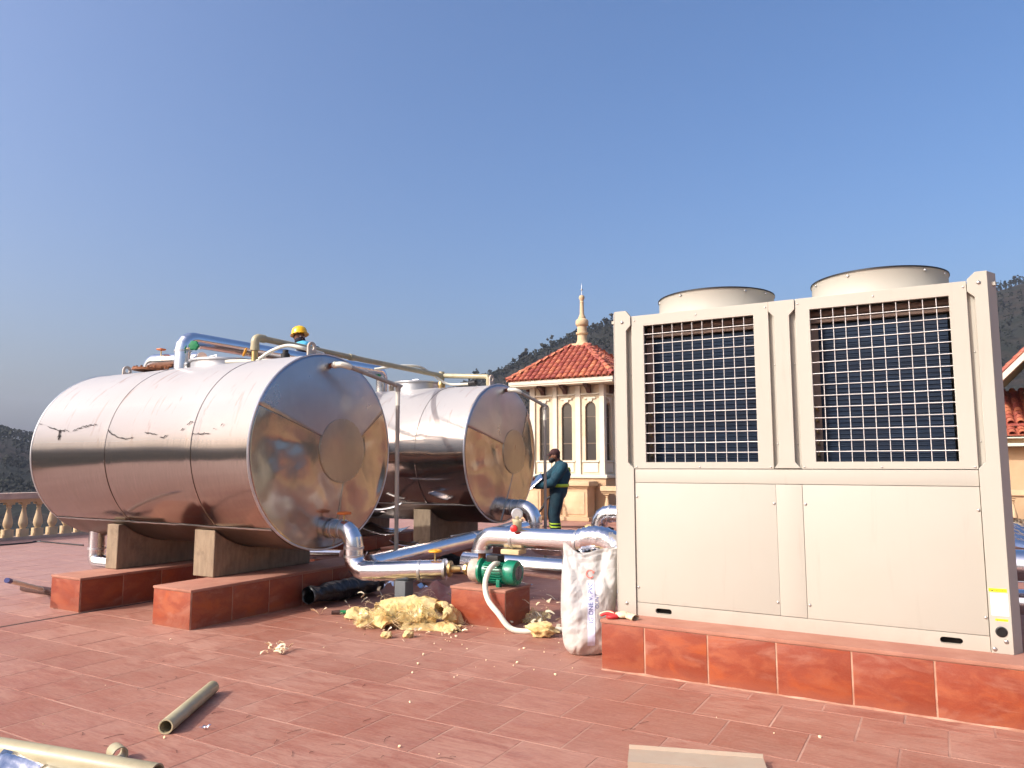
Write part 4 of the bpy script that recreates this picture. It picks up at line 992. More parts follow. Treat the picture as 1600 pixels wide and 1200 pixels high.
# fan shrouds
for cx in (-1.42, -.31):
    cyf = 5.555; r_ = .42
    s_ = MB().lathe([(r_ + .03, 2.42), (r_ + .012, 2.43), (r_, 2.45), (r_, 2.60), (r_ + .006, 2.608), (r_ - .004, 2.612), (r_ - .012, 2.60), (r_ - .012, 2.42)], (cx, cyf, 0), (0, 0, 1), 80, False, False).ob('fan_shroud', AM, ac, 40)
    gm = MB()
    for k in range(12): gm.lathe([(r_ * (.08 + .085 * k) - .002, 2.606), (r_ * (.08 + .085 * k) + .002, 2.606), (r_ * (.08 + .085 * k) + .002, 2.610), (r_ * (.08 + .085 * k) - .002, 2.610), (r_ * (.08 + .085 * k) - .002, 2.606)], (cx, cyf, 0), (0, 0, 1), 48, False, False)
    for k in range(8):
        a = 2 * PI * k / 8; gm.tube([(cx, cyf, 2.612), (cx + (r_ + .004) * math.cos(a), cyf + (r_ + .004) * math.sin(a), 2.612)], .003, 6)
    gm.tube([(cx + (r_ + .003) * math.cos(2 * PI * j / 64), cyf + (r_ + .003) * math.sin(2 * PI * j / 64), 2.612) for j in range(64)], .0055, 6, close=True, up=(0, 0, 1))
    gm.ob('fan_guard', 'black', s_, 50)
    for k in range(4):
        fbm = MB(); a0 = PI / 2 * k
        V = [(cx + .09 * math.cos(a0), cyf + .09 * math.sin(a0), 2.50), (cx + .38 * math.cos(a0 - .25), cyf + .38 * math.sin(a0 - .25), 2.47), (cx + .38 * math.cos(a0 + .55), cyf + .38 * math.sin(a0 + .55), 2.56), (cx + .09 * math.cos(a0 + .8), cyf + .09 * math.sin(a0 + .8), 2.55)]
        fbm.add(V + [(x, y, z + .004) for x, y, z in V], [(3, 2, 1, 0), (4, 5, 6, 7), (0, 1, 5, 4), (1, 2, 6, 5), (2, 3, 7, 6), (3, 0, 4, 7)]); fbm.ob('fan_blade', 'black', s_, 0)
    MB().lathe([(.09, 2.44), (.09, 2.57), (.05, 2.59)], (cx, cyf, 0), (0, 0, 1), 24).ob('fan_hub', 'black', s_)
    for a in (-2.62, -1.93, -.82, -.35, .6, 1.6, 2.5):
        n_ = Vector((math.cos(a), math.sin(a), 0)); MB().lathe([(.010, -.004), (.010, .004), (.006, .010)], Vector((cx, cyf, 2.588)) + n_ * r_, n_, 10).ob('shroud_bolt', 'screw', s_)
# warning labels
def flat_text(name, body, size, parent, mat, org, ux, uz, off=.0006, align='CENTER', scx=1):
    cu = bpy.data.curves.new('text', 'FONT'); cu.body = body; cu.size = size; cu.align_x = align; cu.align_y = 'CENTER'
    to = bpy.data.objects.new('text', cu); COL.objects.link(to); dg = bpy.context.evaluated_depsgraph_get(); me = bpy.data.meshes.new_from_object(to.evaluated_get(dg)); bpy.data.objects.remove(to)
    ux = Vector(ux); uz = Vector(uz); nn = ux.cross(uz)
    for v_ in me.vertices: v_.co = Vector(org) + ux * (v_.co.x * scx) + uz * v_.co.y + nn * off
    me.materials.clear(); return link(name, me, mat, parent, 0)
lab = MB().box(.190, .276, YF - .0126, YF - .0122, .663, .682).ob('warning_label', 'label_y', ac, 0)
ly = YF - .0128
flat_text('lettering', '\u26a0 NOTES' if False else 'NOTES', .016, lab, 'ink', (.243, ly, .672), (1, 0, 0), (0, 0, 1))
MB().prism([(.201, .667), (.213, .667), (.207, .678)], lambda a, b, d: (a, d, b), ly - .0003, ly).ob('warning_triangle', 'ink', lab, 0)
lw = MB().box(.196, .278, YF - .0126, YF - .0122, .535, .656).ob('notice_label', 'label_w', ac, 0)
for k in range(13):
    z = .648 - k * .0083; MB().box(.206, .206 + rng.uniform(.038, .062), YF - .0131, YF - .0128, z - .0016, z).ob('print_line', 'ink_grey', lw, 0)
l2 = MB().box(.212, .272, YF - .0126, YF - .0122, .506, .518).ob('warning_label', 'label_y', ac, 0)
flat_text('lettering', 'NOTES', .010, l2, 'ink', (.247, ly, .512), (1, 0, 0), (0, 0, 1))
MB().prism([(.219, .5085), (.227, .5085), (.223, .516)], lambda a, b, d: (a, d, b), ly - .0003, ly).ob('warning_triangle', 'ink', l2, 0)
for z in (.499, .487, .482): MB().box(.218, .268, YF - .0131, YF - .0128, z - .0015, z).ob('print_line', 'ink_grey', l2, 0)

# ---- gloves on the base
def blob(name, c, s, mat, parent=None, amp=.25, fr=3, seed=0, sub=3, rot=0, flat=None):
    bm = bmesh.new(); bmesh.ops.create_icosphere(bm, subdivisions=sub, radius=1)
    for v_ in bm.verts:
        n_ = v_.co.normalized(); d = mnoise.noise(n_ * fr * .5 + Vector((seed, 0, 0))) * amp + mnoise.noise(n_ * fr * 1.5 + Vector((0, seed, 0))) * amp * .4 + (mnoise.noise(n_ * fr * 4 + Vector((0, 0, seed))) * amp * .07 if sub > 3 else 0)
        q = n_ * (1 + d); v_.co = Vector((q.x * s[0], q.y * s[1], q.z * s[2]))
        if flat is not None and v_.co.z < flat: v_.co.z = flat + (v_.co.z - flat) * .1
    return MB().bm(bm, Matrix.Translation(c) @ Matrix.Rotation(rot, 4, 'Z')).ob(name, mat, parent, 70)
gl = thing('work_glove', 'dirty cotton glove with red palm on the left corner of the tiled base', 'glove', (-1.95, 4.84, .33))
gc = Vector((-1.955, 4.85, .331))
blob('glove_hand', gc + Vector((.02, .01, .022)), (.062, .048, .022), 'glove', gl, .25, 4, 3)
for k, (a, L) in enumerate(((2.75, .085), (2.95, .098), (3.2, .10), (3.45, .085))):
    d = Vector((math.cos(a), math.sin(a), 0)); b0 = gc + d * .045 + Vector((0, 0, .018))
    MB().tube(smooth_path([b0, b0 + d * L * .5 + Z_ * .008, b0 + d * L - Z_ * .006], 4), [.012] * 4 + [.011] * 4 + [.007], 10).ob('glove_finger', 'glove_red' if k in (0, 3) else 'glove', gl, 60)
b0 = gc + Vector((.0, -.04, .014)); MB().tube(smooth_path([b0, b0 + Vector((-.03, -.03, .0)), b0 + Vector((-.065, -.03, .0))], 4), [.013] * 8 + [.008], 10).ob('glove_thumb', 'glove_red', gl, 60)
MB().lathe([(.034, 0), (.036, .03), (.04, .06), (.036, .062), (.032, .03)], gc + Vector((.065, .0, .02)), (1, -.35, -.1), 20, True, False, 1, .55).ob('glove_cuff', 'glove', gl, 50)
blob('palm_patch', gc + Vector((-.03, -.02, .014)), (.05, .032, .014), 'glove_red', gl, .3, 4, 9)

# ---- white sack
def build_sack():
    t = thing('woven_sack', 'crumpled white woven sack leaning on the tiled base', 'sack', (-2.3, 5.1, 0))
    n, k = 140, 90; V = []; Fq = []
    A = Vector((-2.46, 4.945)); B = Vector((-2.115, 5.13))    # front face runs from A to B
    ux = (B - A).normalized(); uy = Vector((-ux.y, ux.x)); Lx = (B - A).length
    for i in range(k + 1):
        f = i / k; z = .735 * f
        bul = math.sin(min(1, f * 1.15) * PI) ** .6 if f < .87 else 0.35
        half = .178 + .012 * math.sin(f * PI) - .03 * (1 - f) ** 6 + (.03 * f)
        dep = .05 + .10 * math.sin(min(1, f * 1.05 + .06) * PI) ** .7
        if f > .96: dep *= .8
        lean = .02 * f
        for j in range(n):
            a = 2 * PI * j / n; ca, sa = math.cos(a), math.sin(a); e = .62
            x = half * math.copysign(abs(ca) ** e, ca); y = dep * math.copysign(abs(sa) ** .8, sa)
            nz = Vector((x * 5, y * 5, z * 4)); d = mnoise.noise(nz) * .026 + mnoise.noise(nz * 2.2 + Vector((5, 1, 2))) * .016 - abs(mnoise.noise(Vector((x * 9 + z * 5, y * 4, z * 6 - x * 4)))) * .020 - abs(mnoise.noise(Vector((x * 21 - z * 8, 3, z * 13)))) * .008
            fold = -.02 * math.exp(-((x - .04 - .12 * (f - .6)) / .03) ** 2) * max(0, sa < 0) * f
            xn = x / half; zz = z + (0 if f < .55 else ((f - .55) / .45) ** 1.5 * (.065 * math.exp(-((xn + 1) / .33) ** 2) - .03 * math.exp(-((xn + .25) / .4) ** 2) + .012 * xn))
            c2 = (A + B) / 2 + ux * (x + lean + .03 * f) + uy * (y + .085 + (d if sa < 0 else -d) + (-fold if sa < 0 else 0) + .05 * f)
            # bottom corners rounded in
            if f < .1: c2 = c2.lerp((A + B) / 2 + uy * .085, (1 - f / .1) ** 2 * .22)
            V.append((c2.x, c2.y, zz + .003))
    for i in range(k):
        for j in range(n): Fq.append((i * n + j, i * n + (j + 1) % n, (i + 1) * n + (j + 1) % n, (i + 1) * n + j))
    Fq.append(tuple(range(n))[::-1])
    m = MB(); m.add(V, Fq); o = m.ob('sack_body', 'sack', t, 70)
    bvh = BVHTree.FromPolygons([Vector(v_) for v_ in V], Fq)
    ux3 = Vector((ux.x, ux.y, 0)); nrm = Vector((ux.y, -ux.x, 0)); 
    def wrap(me_ob, off=.0025):
        me = me_ob.data; bm = bmesh.new(); bm.from_mesh(me); bmesh.ops.triangulate(bm, faces=bm.faces[:])
        bmesh.ops.subdivide_edges(bm, edges=[e for e in bm.edges if e.calc_length() > .02], cuts=2, use_grid_fill=False); bmesh.ops.triangulate(bm, faces=bm.faces[:])
        off += .0025
        for v_ in bm.verts:
            h = bvh.ray_cast(v_.co + nrm * .5, -nrm)
            if h[0] is not None: v_.co = h[0] + nrm * off
        bm.to_mesh(me); bm.free()
    org = Vector(((A.x + B.x) / 2, (A.y + B.y) / 2, 0)) + ux3 * .045
    def txt(body, size, z, du, mat, scx=1):
        q = flat_text('print', body, size, o, mat, org + ux3 * du + Z_ * z, (0, 0, 1), -ux3, 0, 'LEFT', scx); wrap(q); return q
    st = MB(); c0 = org + ux3 * -.0; st.add([c0 + ux3 * a + Z_ * b for a, b in ((-.042, .08), (.012, .08), (.016, .53), (-.036, .53))], [(0, 1, 2, 3)])
    bm = bmesh.new(); me = st.mesh('s'); bm.from_mesh(me); bmesh.ops.subdivide_edges(bm, edges=bm.edges[:], cuts=14, use_grid_fill=True); me2 = bpy.data.meshes.new('print_stripe'); bm.to_mesh(me2); bm.free()
    so = link('print_stripe', me2, 'ink_pale', o, 0); wrap(so, .0012)
    txt('IG ONE V. PVC', .046, .24, -.012, 'ink_blue', .92); txt('OUNT', .036, .34, .032, 'ink_blue', 1.0)
    # red round arrow mark
    rg = MB(); c = org + Z_ * .575 - ux3 * .012; pr = []
    k2 = 26; V = []
    for i in range(k2 + 1):
        a = .6 + 5.0 * i / k2
        for r_ in (.023, .031): V.append(c + ux3 * (r_ * math.cos(a)) + Z_ * (r_ * math.sin(a)))
    rg.add(V, [(2 * i, 2 * i + 1, 2 * i + 3, 2 * i + 2) for i in range(k2)])
    a = .6; rg.add([c + ux3 * (r_ * math.cos(a2)) + Z_ * (r_ * math.sin(a2)) for r_, a2 in ((.016, .62), (.040, .62), (.028, .05))], [(0, 1, 2)])
    q = rg.ob('print_mark', 'ink_red', o, 0); wrap(q, .003)
    return t
build_sack()

# ================================================================== FOAM HEAP AND LITTER
def foam_shell(label, c, L, r_, th, span, rot, tilt, seed, group=None):
    """curved slab of pipe insulation"""
    V = []; Fq = []; n, k = 34, 40
    for s_ in (0, 1):
        for i in range(k + 1):
            for j in range(n + 1):
                a = PI / 2 - span / 2 + span * j / n; x = -L / 2 + L * i / k
                e = min(i, k - i) / k * 6; e2 = min(j, n - j) / n * 6
                t2 = th * (1 if s_ else 0) * min(1, .35 + e * .5) * min(1, .4 + e2 * .5)
                rr_ = r_ + t2 + mnoise.noise((x * 14 + seed, a * 2.4, s_ * 3)) * .026 + mnoise.noise((x * 42 + seed, a * 7.5, s_ * 3)) * .004
                V.append((x + mnoise.noise((seed, a * 4, i)) * .012, rr_ * math.cos(a) * (1 + .12 * math.sin(x * 9 + seed)), rr_ * math.sin(a) - r_ * math.sin(PI / 2 - span / 2)))
    N = (n + 1) * (k + 1)
    for i in range(k):
        for j in range(n):
            q = (i * (n + 1) + j, i * (n + 1) + j + 1, (i + 1) * (n + 1) + j + 1, (i + 1) * (n + 1) + j); Fq.append(q[::-1]); Fq.append(tuple(x + N for x in q))
    bd = [j for j in range(n + 1)] + [i * (n + 1) + n for i in range(1, k + 1)] + [k * (n + 1) + j for j in range(n - 1, -1, -1)] + [i * (n + 1) for i in range(k - 1, 0, -1)]
    for i in range(len(bd)): a, b = bd[i], bd[(i + 1) % len(bd)]; Fq.append((a, b, b + N, a + N))
    M = Matrix.Translation(c) @ Matrix.Rotation(rot, 4, 'Z') @ Matrix.Rotation(tilt[0], 4, 'X') @ Matrix.Rotation(tilt[1], 4, 'Y')
    m = MB(); m.add([M @ Vector(v_) for v_ in V], Fq); return tag(m.ob('foam_shell', 'foam', None, 70), label, 'insulation', group)
gf = 'torn foam pieces in the heap'
for lab_, px, py_, zz, L_, r_, th_, sp_, ro_, ti_, sd_ in (
    ('long ribbed foam slab on top of the yellow heap', 640, 950, .13, .50, .085, .04, 2.3, .35, (.2, -.05), 1),
    ('thin curved foam strip lying at the front right of the yellow heap', 672, 983, .0, .52, .17, .022, .9, .25, (.15, .0), 4),
    ('broad foam shell on the right of the heap, leaning on the pump block', 697, 966, .05, .30, .10, .04, 2.6, 1.3, (.35, .5), 7),
    ('round ended foam piece at the left end of the yellow heap', 562, 966, .0, .24, .07, .045, 2.4, .1, (0, .05), 9),
    ('foam half shell in the front middle of the yellow heap', 598, 980, .0, .30, .10, .035, 2.5, -.3, (-.35, .1), 12),
    ('curved foam piece buried in the middle of the yellow heap', 650, 970, .03, .34, .10, .035, 2.3, .7, (.5, -.15), 15),
    ('upturned foam shell at the back of the yellow heap', 612, 956, .06, .30, .09, .03, 2.4, 1.0, (-.9, .2), 18),
    ('folded foam flap at the front right tip of the yellow heap', 700, 984, .0, .26, .08, .025, 1.8, -.5, (.2, .1), 21),
    ('torn foam flap between the left end and the middle of the heap', 580, 974, .03, .24, .08, .03, 2.0, .9, (.7, .3), 24)):
    foam_shell(lab_, atz(px, py_, zz), L_, r_, th_, sp_, ro_, ti_, sd_, gf)
lump = 'small lump of torn yellow foam filling the heap left of the pump block'
for i, (px, py_, s_) in enumerate(((575, 972, .06), (612, 968, .075), (630, 980, .06), (640, 965, .09), (660, 976, .06), (566, 979, .04), (630, 957, .09))):
    p = atz(px, py_, 0); q = blob('foam_lump', (p.x, p.y, s_ * .55), (s_ * rng.uniform(1, 1.5), s_ * rng.uniform(.8, 1.2), s_ * rng.uniform(.7, 1)), 'foam', None, .6, 3.6, i * 3.7, 4, rng.uniform(0, 3), -s_ * .5); tag(q, lump, 'insulation', 'foam lumps in the heap')
tag(blob('foam_lump', atz(604, 992, .025), (.045, .035, .03), 'foam', None, .4, 3, 41, 4, .4, -.024), 'small foam lump left of two fallen in front of the heap', 'insulation')
tag(blob('foam_lump', atz(638, 991, .025), (.042, .036, .03), 'foam', None, .4, 3, 44, 4, 1.4, -.024), 'small foam lump right of two fallen in front of the heap', 'insulation')
def film_sheet(label, c, L, rot, seed, h=.10):
    V = []; n = 26
    for i in range(n + 1):
        for j in range(n + 1):
            x = (i / n - .5) * L; y = (j / n - .5) * L * .7; q = Vector((x * 9, y * 9, seed))
            zz = h * (.5 + mnoise.noise(q)) + abs(mnoise.noise(q * 2.3)) * .05 + mnoise.noise(q * 5) * .01
            V.append(Vector((x + mnoise.noise(q * 1.7 + Vector((3, 3, 3))) * .03, y + mnoise.noise(q * 1.7) * .03, max(.004, zz))))
    M = Matrix.Translation(c) @ Matrix.Rotation(rot, 4, 'Z'); m = MB()
    m.add([M @ v_ for v_ in V], [(i * (n + 1) + j, i * (n + 1) + j + 1, (i + 1) * (n + 1) + j + 1, (i + 1) * (n + 1) + j) for i in range(n) for j in range(n)])
    return tag(m.ob('plastic_film', 'clear_film', None, 40), label, 'plastic film')
film_sheet('crinkled clear film draped over the middle of the yellow heap', atz(622, 970, .07), .42, .3, 2, .12)
film_sheet('crinkled clear film at the left front of the yellow heap', atz(585, 975, .02), .34, 1.0, 5, .11)
film_sheet('crinkled clear film hanging over the right part of the heap', atz(668, 968, .06), .36, -.4, 8, .13)
film_sheet('crumpled clear film beside the foam chunk near the sack', atz(836, 972, .0), .26, .5, 11, .10)
tag(blob('foam_lump', atz(848, 984, .055), (.11, .07, .055), 'foam', None, .5, 4, 31, 4, .4, -.05), 'yellow foam chunk on the floor between pump block and sack', 'insulation')
def shards(label, name, c, n, size, mat, cat, spread=.1, seed=1, lift=.05):
    rr_ = random.Random(seed); m = MB()
    for i in range(n):
        p = Vector(c) + Vector((rr_.gauss(0, spread * .5), rr_.gauss(0, spread * .4), 0)); a = rr_.uniform(0, 6.28); s_ = size * rr_.uniform(.5, 1.2)
        u = Vector((math.cos(a), math.sin(a), rr_.uniform(-.2, .9))).normalized() * s_; v_ = Vector((-math.sin(a), math.cos(a), rr_.uniform(.0, .9))).normalized() * s_ * rr_.uniform(.2, .6)
        p.z = abs(rr_.gauss(0, lift)) + .004 + max(0, -min(0, u.z, v_.z))
        k = Vector((0, 0, .0015)); w_ = u.cross(v_).normalized() * .0015; mid = p + u * .5 + Vector((0, 0, s_ * .12))
        top = [p, p + v_, mid + v_ * .9, mid, p + u * .95 + v_ * .5, p + u]
        m.add(top + [q - w_ for q in top], [(0, 3, 2, 1), (3, 5, 4, 2), (6, 7, 8, 9), (9, 8, 10, 11), (0, 1, 7, 6), (1, 2, 8, 7), (2, 4, 10, 8), (4, 5, 11, 10), (5, 3, 9, 11), (3, 0, 6, 9)])
    o = m.ob(name, mat, None, 0, fix=False)
    return tag(o, label, cat)
shards('ragged plastic film tuft beside the foam chunk next to the sack', 'film_tuft', atz(838, 978), 16, .09, 'film', 'plastic film', .22, 3, .05)
shards('fluffy tuft of shredded film on the open floor left of the heap', 'film_tuft', atz(434, 1020), 26, .055, 'crumb', 'plastic film', .09, 5, .02)
shards('shreds of clear film sticking out of the yellow heap', 'film_tuft', atz(610, 955), 30, .07, 'film', 'plastic film', .45, 8, .09)
shards('shreds of yellow film lying along the front of the heap', 'film_tuft', atz(640, 985), 26, .05, 'crumb', 'plastic film', .5, 12, .03)
for k in range(14):
    shards('crumpled shiny foil scrap on the shaded floor under the suction pipe', 'foil_scrap', atz(rng.gauss(612, 24), rng.uniform(903, 925)), 1, .17, 'foil', 'foil', .02, 60 + k, .012)['group'] = 'foil scraps under the suction pipe'
for k in range(10):
    shards('crumpled foil shaving under the rear tank beside the thin pipe', 'foil_shaving', atz(rng.gauss(640, 20), rng.uniform(852, 866)), 1, .25, 'foil', 'foil', .03, 90 + k, .03)['group'] = 'foil shavings under the rear tank'
tag(shards('small white curl of foil on the floor beside the cut pipe', 'foil_curl', atz(321, 1140), 6, .028, 'foil', 'foil', .03, 29, .008), 'small white curl of foil on the floor beside the cut pipe', 'foil')
shards('thin flakes of board behind the foam chunk near the sack', 'board_flakes', atz(850, 945), 16, .09, 'crumb', 'flakes', .5, 33, .004)
shards('pale flat offcut on the floor left of the heap', 'board_flake', atz(500, 961), 2, .10, 'crumb', 'flake', .03, 36, .002)
fb_ = MB(); rf = random.Random(77)
for i in range(150):                                          # loose glass fibres round the heap
    p = atz(rf.gauss(632, 45), rf.uniform(948, 990), 0); a = rf.uniform(0, 6.3); L = rf.uniform(.04, .13); zz = rf.uniform(.02, .16) if abs(proj(p)[0] - 632) < 50 else rf.uniform(.005, .05)
    d = Vector((math.cos(a), math.sin(a), rf.uniform(-.1, .7))) * L; p.z = zz
    fb_.tube(smooth_path([p, p + d * .5 + Vector((rf.uniform(-.02, .02), rf.uniform(-.02, .02), .015)), p + d], 3), .0013, 4)
o = fb_.ob('loose_fibres', 'crumb', None, 60); o['kind'] = 'stuff'; o['label'] = 'loose pale fibres sticking out of the yellow insulation heap'; o['category'] = 'fibres'
cr = MB()
for i in range(150):
    if i < 80: px, py_ = rng.gauss(740, 110), rng.uniform(965, 1060)
    elif i < 130: px, py_ = rng.uniform(820, 900), rng.uniform(920, 980)
    else: px, py_ = rng.uniform(60, 1500), rng.uniform(985, 1180)
    if px > 930 and py_ < 1010 + (px - 930) * .16 + 40: continue
    p = atz(px, py_); s_ = rng.choice((.002, .003, .005, .008)) * rng.uniform(.7, 1.3)
    bm = bmesh.new(); bmesh.ops.create_icosphere(bm, subdivisions=1, radius=s_)
    for v_ in bm.verts: v_.co *= rng.uniform(.6, 1.3)
    cr.bm(bm, Matrix.Translation((p.x, p.y, s_ * .7)))
o = cr.ob('litter_crumbs', 'crumb', None, 0); o['kind'] = 'stuff'; o['label'] = 'pale foam crumbs scattered over the red tile floor'; o['category'] = 'litter'
tw = MB()
for i in range(34):
    p = atz(rng.uniform(60, 1000), rng.uniform(1000, 1190)); a = rng.uniform(0, 6.3); L = rng.uniform(.02, .09); d = Vector((math.cos(a), math.sin(a), 0))
    if proj(p)[0] > 930 and proj(p)[1] < 1100: continue
    tw.tube(smooth_path([p + Z_ * .003, p + d * L * .5 + Vector((rng.uniform(-.01, .01), rng.uniform(-.01, .01), .006)), p + d * L + Z_ * .003], 3), .0010, 5)
o = tw.ob('litter_twigs', 'timber', None, 60); o['kind'] = 'stuff'; o['label'] = 'thin dark shavings scattered over the tile floor'; o['category'] = 'litter'
# cloth, brush with green handle, black roll
def cloth():
    c = atz(690, 944, 0); V = []; Fq = []; n = 34
    for i in range(n + 1):
        for j in range(n + 1):
            x = (i / n - .5) * .52; y = (j / n - .5) * .36
            e = max(0, 1 - ((x / .27) ** 2 + (y / .19) ** 2)); 
            h = .24 * e ** .6 * (.75 + .5 * mnoise.noise((x * 7, y * 7, 2))) + abs(mnoise.noise((x * 15, y * 15, 5))) * .045
            V.append((c.x + x * .95 - y * .2, c.y + y + x * .3, max(.004, h + .004)))
    for i in range(n):
        for j in range(n): Fq.append((i * (n + 1) + j, i * (n + 1) + j + 1, (i + 1) * (n + 1) + j + 1, (i + 1) * (n + 1) + j))
    m = MB(); m.add(V, Fq); o = m.ob('work_cloth', 'cloth', None, 80); so = o.modifiers.new('t', 'SOLIDIFY'); so.thickness = .006
    tag(o, 'crumpled grey and red cloth behind the foam heap against the pump block', 'cloth')
cloth()
br = thing('hand_brush', 'small tool with dark head and green handle left of the foam heap', 'brush', atz(530, 958))
a, b = atz(518, 957, .02), atz(545, 956, .022)
MB().tube([a, a.lerp(b, .5)], [.016, .022], 10).ob('brush_head', 'timber', br); MB().tube([a.lerp(b, .5), b], [.018, .014], 10).ob('brush_handle', 'greenk', br)
rl = thing('cladding_roll', 'shade-darkened roll of sheeting on the shaded floor beside the plinth', 'roll', (-5.33, 5.85, 0))
m = MB(); k = 40; V = []; n = 56; L0, L1 = Vector((-5.34, 5.33, .118)), Vector((-5.30, 6.30, .118)); Fq = []
ax = (L1 - L0).normalized(); sd = Vector((ax.y, -ax.x, 0))
for i in range(k + 1):
    c = L0.lerp(L1, i / k)
    for j in range(n + 1):
        a = 2.5 * PI * j / n; r_ = .112 - .018 * j / n + mnoise.noise((i * .25, a * 1.1, 3)) * .026 - .02 * math.exp(-((i - 4) / 6) ** 2)
        V.append(c + sd * (r_ * math.cos(a)) + Z_ * (r_ * .92 * math.sin(a)))
for i in range(k):
    for j in range(n): Fq.append((i * (n + 1) + j, i * (n + 1) + j + 1, (i + 1) * (n + 1) + j + 1, (i + 1) * (n + 1) + j))
m.add(V, Fq); o = m.ob('rolled_sheet', 'rollmat', rl, 70); so = o.modifiers.new('t', 'SOLIDIFY'); so.thickness = .002
# bent metal offcuts under the rear tank
def offcut(label, c, L, wd, bend, rot, tilt, mat='foil', th=.0015):
    V = []; Fq = []; n = 16; k = 4
    for i in range(n + 1):
        t = i / n - .5; a = bend * t
        x = (math.sin(a) / bend if abs(bend) > .01 else t) * L; z = ((1 - math.cos(a)) / bend if abs(bend) > .01 else 0) * L
        for j in range(k + 1): V.append((x, (j / k - .5) * wd, z + mnoise.noise((x * 6, j * .5, bend)) * .008))
    for i in range(n):
        for j in range(k): Fq.append((i * (k + 1) + j, (i + 1) * (k + 1) + j, (i + 1) * (k + 1) + j + 1, i * (k + 1) + j + 1))
    M = Matrix.Translation(c) @ Matrix.Rotation(rot, 4, 'Z') @ Matrix.Rotation(tilt[0], 4, 'Y') @ Matrix.Rotation(tilt[1], 4, 'X')
    m = MB(); m.add([M @ Vector(v_) for v_ in V], Fq); o = m.ob('metal_offcut', mat, None, 60); so = o.modifiers.new('t', 'SOLIDIFY'); so.thickness = th
    return tag(o, label, 'sheet offcut')
offcut('curled bright offcut standing behind the thin overflow pipe', Vector((-6.35, 7.32, .17)), .26, .16, 2.2, .9, (1.1, .2))
offcut('flat shiny offcut leaning under the rear tank left of its saddle', Vector((-6.75, 8.05, .16)), .55, .28, .4, .5, (-.25, .5))
offcut('crumpled shiny sheet lying below the rear tank behind the thin pipe', Vector((-7.0, 8.5, .42)), .7, .3, .9, .2, (.05, .2))
offcut('thin strip of cladding sticking out under the rear tank belly', Vector((-6.45, 7.86, .80)), .42, .04, .7, .3, (-.22, .6), 'galv')
offcut('long pale cladding strip propped below the rear tank end', (atx(760, 828, -4.9)), .9, .06, .2, .75, (-.2, .4), 'galv')
offcut('low strip of cladding lying on the floor behind the return pipe', Vector((-2.9, 7.6, .03)), .8, .2, .3, .1, (.0, .1))
for k, (lab_, c, L_, w_, be, ro, ti, mt_) in enumerate((
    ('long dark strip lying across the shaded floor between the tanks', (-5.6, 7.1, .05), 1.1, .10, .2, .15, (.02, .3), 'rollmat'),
    ('bright bent offcut on the shaded plinth under the rear tank', (-6.05, 7.72, .36), .4, .18, 1.1, .5, (.1, .2), 'foil'),
    ('narrow curled strip beside the shaded plinth of the rear tank', (-5.45, 7.6, .08), .45, .08, 1.6, .9, (.1, .5), 'foil'),
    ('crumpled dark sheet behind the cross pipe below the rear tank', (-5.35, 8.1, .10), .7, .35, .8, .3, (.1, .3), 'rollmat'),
    ('small shiny strip on the floor right of the cross pipe', (-4.2, 7.5, .03), .4, .07, .5, -.4, (.03, .2), 'foil'))):
    offcut(lab_, Vector(c), L_, w_, be, ro, ti, mt_)
st = tag(MB().tube([aty(486, 866, 6.9), aty(535, 867, 6.9)], .06, 24).ob('pipe_stub', PA), 'short bright pipe stub showing under the right end of the near tank', 'pipe')

# ---- near foreground
def cut_pipe(label, a, b, ro, ri, mat='ppr', name='cut_pipe'):
    a, b = Vector(a), Vector(b); d = b - a; L = d.length; n = 36
    return tag(MB().lathe([(ri, 0), (ro - .001, 0), (ro, .002), (ro, L - .002), (ro - .001, L), (ri, L), (ri, 0)], a, d, n, False, False).ob(name, mat, None, 40), label, 'pipe')
a = atz(258, 1148, 0); b = atz(332, 1084, 0)
cut_pipe('short beige plastic pipe offcut lying alone on the floor', (a.x, a.y, .038), (b.x, b.y, .038), .038, .030)
a = atz(-330, 1112, .05); b = atz(245, 1210, .05)
cut_pipe('long beige plastic pipe in the bottom left corner', (a.x, a.y, .05), (b.x, b.y, .05), .044, .036)
c = atz(178, 1192, 0); cut_pipe('short beige pipe ring standing behind the long corner pipe', (c.x - .05, c.y + .03, .036), (c.x + .03, c.y + .01, .036), .036, .030, name='pipe_ring')
offcut('crumpled silver sheet under the long pipe in the bottom left corner', atz(62, 1199, .02), .42, .12, .5, .45, (.03, .5))
offcut('narrow silver strip at the bottom edge left of the cut pipe', atz(140, 1212, .015), .5, .14, .3, .35, (.0, .1))
ch = thing('metal_channel', 'pale folded metal channel lying at the bottom edge of the picture', 'channel', atz(1085, 1185))
a = atz(983, 1163, .05); b = atz(1192, 1178, .05); d = (b - a).normalized(); nn = Vector((d.y, -d.x, 0)); m = MB(); L = (b - a).length
prof = [(0, .05), (.0, .046), (.012, .03), (.03, .032), (.17, .034), (.172, .006), (.174, .006), (.174, .037), (.03, .036), (.010, .034), (.004, .05)]
pl = [(p[0], p[1]) for p in prof]; aa = Vector((a.x, a.y, 0))
m.prism(pl, lambda u, v_, t: aa + nn * u + d * (t * L) + Z_ * v_, 0, 1); m.ob('folded_sheet', 'beige_sheet', ch, 20)
